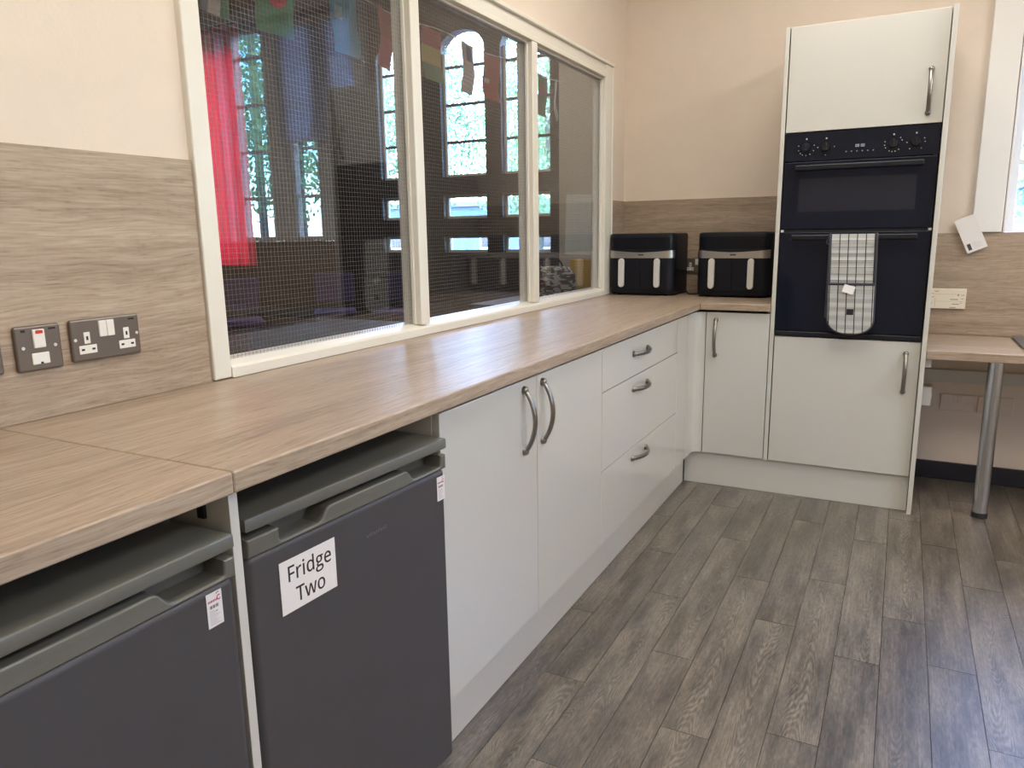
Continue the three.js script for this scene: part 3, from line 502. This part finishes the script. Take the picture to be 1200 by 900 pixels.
// ------------------------------------------------------------------ air fryers
function makeFryer() {
  const o = new THREE.Group(), W = 0.366, D = 0.275, H = 0.322, rc = 0.045;
  // plan outline: gently bowed front with round corners, z forward from the back
  const front = []; const N = 40; const fz = (x) => { const t = Math.abs(x) / (W / 2), e = W / 2 - Math.abs(x); let z = D - 0.006 * t * t; if (e < rc) z -= rc - Math.sqrt(Math.max(0, rc * rc - (rc - e) * (rc - e))); return z; };
  for (let i = 0; i <= N; i++) { const a = (i / N) * Math.PI, x = (-W / 2) * Math.cos(a); front.push([x, fz(x)]); }
  const s = new THREE.Shape(); s.moveTo(-W / 2, 0); s.lineTo(W / 2, 0); for (let i = N; i >= 0; i--) s.lineTo(front[i][0], front[i][1]); s.closePath();
  const add = (name, g, m, label, parent = o) => { const q = new THREE.Mesh(g, m); q.name = name; q.castShadow = q.receiveShadow = true; if (label) q.userData.label = label; parent.add(q); return q; };
  const body = extrude(s, H - 0.024, 0.012, 3, 12); body.rotateX(Math.PI / 2); body.scale(1, -1, 1); // shape y becomes z
  { const q = body.index ? body.toNonIndexed() : body, p = q.attributes.position; for (let i = 0; i < p.count; i += 3) { const ax = p.getX(i + 1), ay = p.getY(i + 1), az = p.getZ(i + 1); p.setXYZ(i + 1, p.getX(i + 2), p.getY(i + 2), p.getZ(i + 2)); p.setXYZ(i + 2, ax, ay, az); } q.computeBoundingBox(); q.translate(0, -q.boundingBox.min.y + 0.006, 0); q.computeVertexNormals(); add('housing', toCreasedNormals(q, 0.6), M.fryer); }
  for (const [x, z] of [[-0.13, 0.05], [0.13, 0.05], [-0.13, 0.22], [0.13, 0.22]]) add('foot', cyl(0.012, 0.012, 0.01, 12).translate(x, 0.005, z), M.rubber);
  // a skin that follows the front between two heights, d proud of it
  function skin(x0, x1, yb, yt, d, n = 36) {
    const pos = [], idx = []; const xs = []; for (let i = 0; i <= n; i++) xs.push(x0 + ((x1 - x0) * (1 - Math.cos((i / n) * Math.PI))) / 2);
    for (const x of xs) { const e = 0.0015, nx = (fz(x - e) - fz(x + e)) / (2 * e), l = Math.hypot(nx, 1), zz = fz(x), ux = nx / l, uz = 1 / l; for (const [dd, y] of [[d, yb(x)], [d, yt(x)], [-0.004, yb(x)], [-0.004, yt(x)]]) pos.push(x + ux * dd, y, zz + uz * dd); }
    for (let i = 0; i < n; i++) { const a = i * 4, b = a + 4; idx.push(a, b, a + 1, a + 1, b, b + 1, a + 1, b + 1, a + 3, a + 3, b + 1, b + 3, a + 2, b, a, a + 2, b + 2, b); }
    idx.push(0, 1, 2, 1, 3, 2); const e = n * 4; idx.push(e, e + 2, e + 1, e + 1, e + 2, e + 3);
    const g = new THREE.BufferGeometry(); g.setAttribute('position', new THREE.Float32BufferAttribute(pos, 3)); g.setIndex(idx); return toCreasedNormals(g, 0.7);
  }
  add('display_panel', skin(-0.165, 0.165, () => 0.246, () => 0.306, 0.0015), M.fryerPanel, 'glossy black control panel');
  const top = (x) => 0.228 + 0.012 * Math.pow(Math.abs(x) / 0.18, 1.6);
  const band = add('band', skin(-0.178, 0.178, () => 0.1985, top, 0.004), M.band, 'brushed steel band');
  add('brand_mark', new THREE.BoxGeometry(0.03, 0.0075, 0.0008).translate(0.004, 0.2155, D + 0.0046), std({ color: lin(0.06, 0.055, 0.05), roughness: 0.5 }), 'small dark lettering mark', band);
  for (const sx of [-1, 1]) {
    const d = add('drawer', skin(sx < 0 ? -0.176 : 0.0015, sx < 0 ? -0.0015 : 0.176, () => 0.035, () => 0.196, 0.003), M.fryer);
    const st = new THREE.Shape(), r = 0.0155, hl = 0.061; st.absarc(0, hl, r, 0, Math.PI); st.absarc(0, -hl, r, Math.PI, Math.PI * 2); st.closePath();
    const hx = sx * 0.098;
    add('handle', merge(extrude(st, 0.012, 0.004, 3, 10).translate(hx, 0.121, fz(hx) + 0.018), bx(hx - 0.009, hx + 0.009, 0.15, 0.18, fz(hx) + 0.002, fz(hx) + 0.02, 0.003), bx(hx - 0.009, hx + 0.009, 0.065, 0.09, fz(hx) + 0.002, fz(hx) + 0.02, 0.003)), M.silver, 'pale silver upright handle', d);
  }
  return o;
}
{
  const f = makeFryer(); f.name = numbered('air_fryer'); f.position.set(0.202, WT + 0.0006, 0.026);
  f.userData = { label: 'black double-drawer air fryer beside the internal window frame', category: 'air fryer', group: 'air fryers on the worktop' }; scene.add(f);
  const h = f.clone(); h.name = numbered('air_fryer'); h.position.set(0.692, WT + 0.0006, 0.026); h.rotation.y = -0.03;
  h.userData = { label: 'black double-drawer air fryer beside the tall oven cabinet', category: 'air fryer', group: 'air fryers on the worktop' }; scene.add(h);
  single('power_cable', 'thin black cable lying between the two air fryers', 'cable', tube([[0.39, 0.93, 0.06], [0.41, 0.918, 0.1], [0.435, 0.9175, 0.17], [0.462, 0.9175, 0.17], [0.475, 0.919, 0.1], [0.462, 0.96, 0.05], [0.452, 1.02, 0.045]], 0.0035, 60, 8), M.rubber, [0.44, 0.914, 0.1]);
}

// ------------------------------------------------------------------ sockets; drawn facing +z, x to the right, base at the wall
function plateParts(o, w, h, m) {
  const add = (name, g, mat, label) => { const q = new THREE.Mesh(g, mat); q.name = name; q.castShadow = q.receiveShadow = true; if (label) q.userData.label = label; o.add(q); return q; };
  add('plate', bx(-w / 2, w / 2, 0, h, 0, 0.0095, 0.0055, null, 4), m);
  return add;
}
function outlet(add, cx, cy, white, hole = M.black) { // one three-pin outlet
  add('pin_insert', bx(cx - 0.0065, cx + 0.0065, cy + 0.004, cy + 0.027, 0.007, 0.0103, 0.001), white);
  add('pin_insert', bx(cx - 0.0185, cx + 0.0185, cy - 0.016, cy + 0.001, 0.007, 0.0103, 0.001), white);
  for (const [x, y, w, h] of [[0, 0.015, 0.004, 0.008], [-0.011, -0.0075, 0.0065, 0.004], [0.011, -0.0075, 0.0065, 0.004]]) add('pin_hole', bx(cx + x - w / 2, cx + x + w / 2, cy + y - h / 2, cy + y + h / 2, 0.0098, 0.0106), hole);
}
function doubleSocket(m, white, metal = true) {
  const o = new THREE.Group(), w = 0.15, h = 0.084, add = plateParts(o, w, h, m);
  const hole = metal ? M.black : m; outlet(add, -0.043, 0.031, white, hole); outlet(add, 0.043, 0.031, white, hole);
  for (const x of [-0.0085, 0.0085]) { const g = bx(x - 0.0082, x + 0.0082, 0.045, 0.078, 0.007, 0.0125, 0.002); add('switch', g, white, 'white rocker switch'); }
  for (const x of [-0.067, 0.067]) add('screw', cyl(0.0035, 0.003, 0.0014, 14).rotateX(Math.PI / 2).translate(x, 0.044, 0.0098), metal ? M.silver : m);
  if (metal) add('mark', bx(0.05, 0.064, 0.073, 0.0765, 0.0094, 0.0097), M.black);
  return o;
}
function fusedSwitch(m, white) {
  const o = new THREE.Group(), w = 0.086, h = 0.086, add = plateParts(o, w, h, m);
  const sw = add('switch', bx(-0.011, 0.0115, 0.043, 0.078, 0.007, 0.0125, 0.002), white, 'white rocker switch');
  const n = new THREE.Mesh(bx(-0.006, 0.0075, 0.07, 0.0765, 0.0123, 0.0132, 0.0004), M.red); n.name = 'indicator'; n.userData.label = 'red indicator strip'; sw.add(n);
  add('fuse_holder', bx(-0.0165, 0.0165, 0.012, 0.034, 0.007, 0.0105, 0.002), white, 'white fuse holder'); add('fuse_slot', bx(-0.002, 0.003, 0.0125, 0.0165, 0.0103, 0.0108), M.black);
  for (const x of [-0.03, 0.03]) add('screw', cyl(0.0035, 0.003, 0.0014, 14).rotateX(Math.PI / 2).translate(x, 0.045, 0.0098), M.silver);
  add('mark', bx(0.02, 0.034, 0.0755, 0.079, 0.0094, 0.0097), M.black); add('mark', bx(-0.031, -0.023, 0.0745, 0.079, 0.0094, 0.0097), M.black);
  return o;
}
function place(o, name, label, category, [x, y, z], turn, group) { o.name = numbered(name); o.position.set(x, y, z); o.rotation.y = turn; o.userData = { label, category }; if (group) o.userData.group = group; scene.add(shade(o)); return o; }
place(doubleSocket(M.steelPlate, M.whitePlastic), 'double_socket', 'brushed metal double socket with two white switches beside the window frame', 'socket', [0.0104, 1.0115, 3.243], Math.PI / 2);
const spur = place(fusedSwitch(M.steelPlate, M.whitePlastic), 'fused_switch', 'square brushed metal switch plate with red indicator beside the double socket', 'switch', [0.0104, 1.0085, 3.38], Math.PI / 2);
place(doubleSocket(M.steelPlate, M.whitePlastic), 'double_socket', 'brushed metal double socket beyond the red indicator switch', 'socket', [0.0104, 1.0115, 3.5215], Math.PI / 2);
place(doubleSocket(M.steelPlate, M.whitePlastic), 'double_socket', 'metal double socket on the board between the air fryers', 'socket', [0.445, 1.02, 0.011], 0);
M.wallPlate = std({ color: lin(0.74, 0.63, 0.53), roughness: 0.5 });
place(doubleSocket(M.wallPlate, M.wallPlate, false), 'wall_socket', 'drab double socket low on the wall under the desk, next to the white box', 'socket', [1.745, 0.355, 0.0006], 0);
place(doubleSocket(M.wallPlate, M.wallPlate, false), 'wall_socket', 'drab double socket low on the wall behind the steel desk leg', 'socket', [1.905, 0.355, 0.0006], 0);
{
  const o = thing('switch_box', 'small white switch box on the side of the oven cabinet under the desk', 'switch', [1.5705, 0.45, 0.36]);
  part(o, 'box', bx(1.5705, 1.614, 0.452, 0.54, 0.315, 0.401, 0.004), M.whitePlastic);
  part(o, 'switch', bx(1.614, 1.6185, 0.482, 0.508, 0.345, 0.37, 0.001), M.whitePlastic);
}
{
  const tex = canvasTex(512, 330, (g, w, h) => {
    g.fillStyle = '#e6dfcc'; g.fillRect(0, 0, w, h); g.fillStyle = '#c08a78'; g.fillRect(70, 30, 60, 14);
    g.fillStyle = '#b9ae90'; g.fillRect(60, 84, 330, 5); g.fillRect(90, 208, 400, 4); g.fillRect(84, 150, 6, 160);
    g.fillStyle = '#4a443a'; g.fillRect(402, 82, 14, 32); g.fillStyle = '#8f866f'; [[300, 168, 110, 14], [330, 248, 100, 13], [300, 308, 90, 12], [450, 95, 46, 10], [450, 160, 40, 8], [20, 70, 30, 14], [30, 130, 40, 10], [14, 236, 26, 22], [440, 230, 30, 8]].forEach((r) => g.fillRect(...r));
  });
  const o = thing('control_plate', 'cream printed control plate on the splashback beside the oven cabinet', 'plate', [1.656, 0.86, 0.011]);
  part(o, 'housing', bx(1.577, 1.734, 0.862, 0.958, 0.011, 0.03, 0.003), M.creamPlastic);
  part(o, 'printed_face', new THREE.BoxGeometry(0.152, 0.092, 0.0006).translate(1.6555, 0.91, 0.0304), std({ map: tex, roughness: 0.45 }), 'cream printed face');
}
{
  const tex = canvasTex(200, 400, (g, w, h) => { g.fillStyle = '#e6e2de'; g.fillRect(0, 0, w, h); g.fillStyle = '#3c3a3d'; g.fillRect(24, 300, 34, 74); g.fillStyle = '#c9c5c2'; for (let i = 0; i < 5; i++) g.fillRect(76, 304 + i * 15, 70 + (i * 13) % 30, 4); });
  const g = new THREE.BoxGeometry(0.086, 0.165, 0.0012).rotateZ(0.42).rotateX(-0.03).translate(1.726, 1.217, 0.033);
  single('leaflet', 'white leaflet hanging askew at the corner of the outside window frame', 'leaflet', g, std({ map: tex, roughness: 0.7 }), [1.726, 1.13, 0.033]);
}

// ------------------------------------------------------------------ desk on the right
{
  const o = thing('desk', 'pale wood-look desk with a round steel leg under the outside window', 'desk', [2.4, 0, 0.3]);
  part(o, 'top', metreUV(bx(1.5715, 3.9, 0.697, 0.735, 0.012, 0.605, 0.004), 'x', [1.9, 0.2]), M.worktop);
  for (const x of [1.836, 3.6]) { const l = part(o, 'leg', cyl(0.03, 0.03, 0.672, 32).translate(x, 0.36, 0.522), M.chrome, 'round brushed steel leg'); part(l, 'foot', cyl(0.031, 0.031, 0.0235, 32).translate(x, 0.0123, 0.522), M.rubber); }
  part(o, 'bracket', bx(1.5712, 1.596, 0.655, 0.696, 0.46, 0.56, 0.002), M.whitePlastic, 'white fixing block');
  part(o, 'wall_batten', bx(1.5735, 3.9, 0.5, 0.562, 0.0008, 0.02, 0.002), M.carcass, 'pale batten on the wall');
}
{
  const o = thing('worktop_saver', 'dark grey glossy flat board lying on the desk', 'board', [2.2, 0.735, 0.28]);
  part(o, 'board', bx(1.932, 2.47, 0.7385, 0.745, 0.03, 0.55, 0.003), phy({ color: lin(0.09, 0.095, 0.11), roughness: 0.3 }));
  for (const [x, z] of [[1.97, 0.07], [2.43, 0.07], [1.97, 0.51], [2.43, 0.51]]) part(o, 'foot', cyl(0.01, 0.01, 0.0034, 12).translate(x, 0.737, z), M.rubber);
}

// ------------------------------------------------------------------ things in the hall
{
  const b = thing('bunting', 'string of small paper flags hung in the hall behind the glass', 'bunting', [-0.5, 2.14, 1.2]);
  const line = []; for (let i = 0; i <= 24; i++) { const z = 3.2 - (i / 24) * 3.5; line.push([-0.5, 2.155 + 0.01 * Math.cos(i * 1.3), z]); }
  part(b, 'string', tube(line, 0.0022, 80, 6), M.paper);
  const print = (f) => phy({ map: canvasTex(96, 128, f), roughness: 1, transmission: 0.45, thickness: 0, side: THREE.DoubleSide });
  const stripes = (cs) => print((g, w, h) => cs.forEach((c, i) => { g.fillStyle = c; g.fillRect(0, (i * h) / cs.length, w, h / cs.length + 1); }));
  const kinds = {
    rwg: print((g, w, h) => { g.fillStyle = '#c9c4bb'; g.fillRect(0, 0, w, h); g.fillStyle = '#a8242c'; g.fillRect(0, 0, w * 0.55, h * 0.5); g.fillStyle = '#1f7a4a'; g.fillRect(w * 0.75, 0, w * 0.25, h); g.fillStyle = '#6e7a80'; g.fillRect(0, h * 0.5, w * 0.4, h * 0.5); }),
    green: print((g, w, h) => { g.fillStyle = '#2f8a4f'; g.fillRect(0, 0, w, h); g.fillStyle = '#bb2f38'; g.beginPath(); g.arc(w * 0.55, h * 0.42, w * 0.28, 0, 7); g.fill(); }),
    teal: print((g, w, h) => { g.fillStyle = '#2b8fae'; g.fillRect(0, 0, w, h); g.fillStyle = '#8fb9bf'; g.fillRect(w * 0.15, h * 0.25, w * 0.3, h * 0.2); }),
    red: stripes(['#a8383a', '#b8474a']), ryg: stripes(['#b23a3c', '#b8a545', '#3d7f4b']),
    grey: print((g, w, h) => { g.fillStyle = '#dcd6d0'; g.fillRect(0, 0, w, h); g.fillStyle = '#5c6f9c'; g.fillRect(w * 0.4, 6, w * 0.5, h * 0.3); g.fillStyle = '#c2bbb5'; for (let i = 0; i < 6; i++) g.fillRect(10, h * 0.45 + i * 11, w * 0.75, 4); }),
    orange: print((g, w, h) => { g.fillStyle = '#c0483a'; g.fillRect(0, 0, w, h); g.fillStyle = '#c43338'; g.fillRect(0, h * 0.6, w, h * 0.4); g.fillStyle = '#d9cfc8'; g.fillRect(w * 0.1, h * 0.55, w * 0.3, h * 0.1); }),
    rg: print((g, w, h) => { g.fillStyle = '#2c6b46'; g.fillRect(0, 0, w, h); g.fillStyle = '#8c4646'; g.fillRect(0, h * 0.2, w, h * 0.3); }),
    white: print((g, w, h) => { g.fillStyle = '#b5b3b0'; g.fillRect(0, 0, w, h); g.fillStyle = '#3d8a57'; g.beginPath(); g.moveTo(0, h); g.lineTo(w * 0.6, h * 0.5); g.lineTo(w, h); g.fill(); }),
  };
  for (const [z, w, k, turn, what] of [[2.43, 0.15, 'rwg', 0.1, 'red, white and green paper flag'], [2.15, 0.16, 'green', -0.1, 'green paper flag with a red disc'], [1.79, 0.16, 'teal', 0.05, 'teal paper flag'], [1.535, 0.15, 'red', 0.3, 'red paper flag'], [1.19, 0.17, 'ryg', 0.05, 'red, yellow and green striped paper flag'], [0.875, 0.17, 'grey', 0.2, 'grey paper flag with printed lines'], [0.635, 0.17, 'orange', 0.0, 'orange-red paper flag'], [0.02, 0.16, 'rg', 0.1, 'green and maroon paper flag'], [-0.17, 0.15, 'white', 0.5, 'white and green paper flag']]) {
    const g = new THREE.BoxGeometry(w, 0.225, 0.0008, 6, 8, 1), p = g.attributes.position; for (let i = 0; i < p.count; i++) p.setZ(i, p.getZ(i) + 0.012 * Math.sin(p.getY(i) * 26 + z * 9) * (0.5 - p.getY(i) / 0.225));
    g.computeVertexNormals(); g.rotateY(Math.PI / 2 + turn); g.translate(-0.5, 2.041, z);
    part(b, 'flag', g, kinds[k], what);
  }
}
function table(name, label, x0, x1, z0, z1, h) {
  const o = thing(name, label, 'table', [(x0 + x1) / 2, 0, (z0 + z1) / 2]);
  part(o, 'top', bx(x0, x1, h - 0.028, h, z0, z1, 0.003), M.tableTop); part(o, 'edge_strip', merge(bx(x1, x1 + 0.004, h - 0.026, h - 0.002, z0, z1, 0.001)), M.silver, 'pale grey edge strip');
  for (const x of [x0 + 0.06, x1 - 0.06]) for (const z of [z0 + 0.08, z1 - 0.08]) part(o, 'leg', cyl(0.016, 0.016, h - 0.029, 12).translate(x, (h - 0.029) / 2 + 0.0005, z), M.black);
}
table('hall_table', 'long dark table with a pale edge in the hall close to the glass', -1.75, -1.0, 0.6, 2.3, 0.75);
table('hall_table', 'dark table in the hall below the beige plaster wall', -1.35, -0.45, -1.9, -0.5, 0.75);
{
  const c = thing('purple_chair', 'purple padded chair standing in the hall near the red curtain', 'chair', [0, 0, 0], 'purple chairs in the hall');
  part(c, 'seat', bx(-0.22, 0.22, 0.42, 0.48, -0.22, 0.22, 0.02), M.purple); part(c, 'backrest', bx(-0.21, 0.21, 0.55, 0.86, -0.23, -0.19, 0.015), M.purple);
  for (const x of [-0.19, 0.19]) { part(c, 'leg', tube([[x, 0.002, 0.2], [x, 0.42, 0.18]], 0.012, 4, 8), M.black); part(c, 'leg', tube([[x, 0.002, -0.24], [x, 0.42, -0.2], [x, 0.84, -0.235]], 0.012, 8, 8), M.black); }
  c.position.set(-4.2, 0, -0.95); c.rotation.y = 0.9;
  const labels = ['purple padded chair standing in the hall by the dark timber wall', 'purple padded chair in the hall in front of the timber windows'];
  [[-3.95, -2.05, 0.7], [-3.3, -2.3, 0.2]].forEach(([x, z, t], i) => { const d = c.clone(); d.name = numbered('purple_chair'); d.position.set(x, 0, z); d.rotation.y = t; d.userData = { label: labels[i], category: 'chair', group: 'purple chairs in the hall' }; scene.add(d); });
}
single('wall_notice', 'large pale paper notice on the beige hall wall', 'notice', new THREE.BoxGeometry(0.37, 0.6, 0.004).rotateZ(-0.03).translate(-1.47, 1.33, HZ0 + 0.006), std({ color: lin(0.85, 0.86, 0.78), roughness: 0.8 }), [-1.47, 1.03, HZ0 + 0.006]);
{
  const o = thing('yellow_folder', 'yellow folder standing on the hall table below the notice', 'folder', [-0.74, 0.75, -1.2]);
  part(o, 'cover', bx(-0.83, -0.66, 0.7512, 1.05, -1.205, -1.165, 0.004), std({ color: lin(0.75, 0.42, 0.02), roughness: 0.5 })); part(o, 'pages', bx(-0.826, -0.663, 0.757, 1.045, -1.2065, -1.196), M.paper);
}
{
  const g = new THREE.SphereGeometry(0.5, 32, 24), p = g.attributes.position;
  for (let i = 0; i < p.count; i++) { const x = p.getX(i), y = p.getY(i), z = p.getZ(i); const q = 1 + 0.18 * Math.pow(Math.abs(x * y) * 4, 1); p.setXYZ(i, x * 0.34 * q, y * 0.25 * q * (y > 0.4 ? 0.85 : 1), z * 0.13); }
  g.computeVertexNormals(); g.scale(1.1, 1.1, 1.1); g.computeBoundingBox(); g.translate(-0.88, 0.7515 - g.boundingBox.min.y, -0.95);
  const cols = [[214, 206, 188], [92, 110, 112], [126, 70, 58], [70, 78, 66], [196, 188, 176]];
  const map = dataTex(256, 256, (u, v) => { const t = fbm(u * 20, v * 20, 20, 20, 61, 2); return cols[Math.floor(clamp((t - 0.25) * 2, 0, 0.999) * 5)]; });
  const o = thing('patterned_bag', 'floral patterned cloth bag on the hall table beside the yellow folder', 'bag', [-0.88, 0.75, -0.95]);
  part(o, 'pouch', g, std({ map, roughness: 0.85 })); part(o, 'strap', tube([[-0.96, 0.98, -0.95], [-0.94, 1.05, -0.94], [-0.87, 1.08, -0.94], [-0.81, 1.04, -0.94], [-0.79, 0.98, -0.95]], 0.007, 24, 8), M.darkWood);
}

// ------------------------------------------------------------------ outdoors
struct('ground', bx(-40, 40, -0.5, -0.3, -60, 40), std({ color: lin(0.14, 0.145, 0.155), roughness: 0.95, map: wallNoise }), 'grey paved yard outside the windows');
const leafMats = [lin(0.22, 0.3, 0.12), lin(0.16, 0.24, 0.11), lin(0.3, 0.36, 0.17)].map((color) => phy({ color, roughness: 0.6, transmission: 0.3, thickness: 0, side: THREE.DoubleSide }));
M.bark = std({ color: lin(0.1, 0.075, 0.055), roughness: 0.9 });
function tree(x, z, h, r, k, label, leaves = 11000) {
  const o = thing('tree', label, 'tree', [x, -0.3, z], 'trees outside the windows'), pos = [], idx = [];
  const q = new THREE.Quaternion(), e = new THREE.Euler();
  for (let i = 0; i < leaves; i++) {
    let a, b, c; do { a = rnd() * 2 - 1; b = rnd() * 2 - 1; c = rnd() * 2 - 1; } while (a * a + b * b + c * c > 1 || fbm(a * 3 + 9, b * 3 + c * 2 + 9, 0, 0, 300 + k, 2) < 0.42);
    const s = 0.035 + rnd() * 0.045, ctr = V(x + a * r, h * 0.62 + b * h * 0.42, z + c * r); e.set(rnd() * 6, rnd() * 6, rnd() * 6); q.setFromEuler(e);
    const n = pos.length / 3; for (const [u, v] of [[-1, 0], [0, -0.55], [1, 0], [0, 0.55]]) { const p = V(u * s, v * s, 0).applyQuaternion(q).add(ctr); pos.push(p.x, p.y, p.z); } idx.push(n, n + 1, n + 2, n, n + 2, n + 3);
  }
  const g = new THREE.BufferGeometry(); g.setAttribute('position', new THREE.Float32BufferAttribute(pos, 3)); g.setIndex(idx); g.computeVertexNormals();
  part(o, 'foliage', g, leafMats[k % 3]).userData.kind = 'stuff';
  part(o, 'trunk', tube([[x, -0.3, z], [x + 0.05, h * 0.3, z], [x - 0.05, h * 0.6, z + 0.05], [x, h * 0.9, z]], 0.11, 16, 8), M.bark);
}
tree(-6.1, -12.5, 6.0, 1.9, 0, 'mid green tree outside the hall window beside the beige plaster');
tree(-10.4, -12.5, 6.6, 2.0, 1, 'dark green tree outside the hall windows, on the red curtain side');
tree(-8.6, -17.0, 5.4, 2.2, 2, 'light green tree far outside the middle of the hall windows');
tree(3.4, -11.0, 5.2, 1.5, 2, 'light green tree outside the kitchen window, nearest the oven cabinet');
tree(9.4, -7.6, 7.0, 1.9, 0, 'mid green tree outside beyond the end of the kitchen window', 6500);
tree(13.4, -10.5, 8.0, 2.2, 1, 'dark green tree far outside beyond the end of the kitchen window', 6500);

function outbuilding(x0, x1, z, label) {
  const o = thing('outbuilding', label, 'building', [(x0 + x1) / 2, -0.3, z]), wall = std({ color: lin(0.1, 0.125, 0.17), roughness: 0.9, map: wallNoise }), roof = std({ color: lin(0.12, 0.12, 0.14), roughness: 0.8 });
  part(o, 'walls', bx(x0, x1, -0.3, 2.3, z - 4, z), wall); part(o, 'roof', bx(x0 - 0.2, x1 + 0.2, 2.3, 2.5, z - 4.2, z + 0.25, 0.02), roof);
  for (let x = x0 + 1; x < x1 - 1.6; x += 2.4) { const w = part(o, 'window', bx(x, x + 1.2, 0.7, 1.8, z - 0.02, z + 0.03, 0.01), M.whiteFrame); part(w, 'pane', bx(x + 0.07, x + 1.13, 0.77, 1.73, z + 0.028, z + 0.034), M.ovenGlass); }
}
outbuilding(-26, -3, -21, 'low blue-grey building across the yard outside the hall windows');
outbuilding(0.5, 18, -21, 'low blue-grey building across the yard outside the kitchen window');

// ------------------------------------------------------------------ ceiling lamps of the kitchen
function ceilingPanel(x, z, H, s, what, group, k = 1) {
  const o = thing('ceiling_light', what, 'light', [x, H, z], group);
  part(o, 'frame', merge(bx(x - s, x + s, H - 0.03, H - 0.001, z - s, z - s + 0.03, 0.003), bx(x - s, x + s, H - 0.03, H - 0.001, z + s - 0.03, z + s, 0.003), bx(x - s, x - s + 0.03, H - 0.03, H - 0.001, z - s + 0.03, z + s - 0.03, 0.003), bx(x + s - 0.03, x + s, H - 0.03, H - 0.001, z - s + 0.03, z + s - 0.03, 0.003)), M.whitePlastic);
  part(o, 'light_diffuser', bx(x - s + 0.03, x + s - 0.03, H - 0.022, H - 0.012, z - s + 0.03, z + s - 0.03), std({ color: 0xffffff, emissive: lin(1, 0.945, 0.86), emissiveIntensity: 1.2 }));
  const l = new THREE.RectAreaLight(new THREE.Color(1, 0.945, 0.86), PANEL_STRENGTH * k, 2 * s - 0.06, 2 * s - 0.06); l.position.set(0, -0.026, 0); l.rotation.x = -Math.PI / 2; l.name = 'panel_glow'; o.add(l);
}
for (const [x, z, what] of [[1.15, 1.5, 'square ceiling light panel above the air fryer corner'], [3.5, 1.5, 'square ceiling light panel in front of the outside window'], [1.15, 3.6, 'square ceiling light panel above the fridges'], [3.5, 3.6, 'square ceiling light panel on the side away from the fridges']]) {
  ceilingPanel(x, z, CH, 0.48, what, 'kitchen ceiling light panels', x > 2 ? 1.5 : 0.8);
}
ceilingPanel(-1.9, -0.9, HH, 0.6, 'square ceiling light panel in the hall before the timber windows', 'hall ceiling light panels', 0.75);
ceilingPanel(-2.4, 2.6, HH, 0.6, 'square ceiling light panel in the hall beside the long dark table', 'hall ceiling light panels', 0.4);

renderer.render(scene, camera);
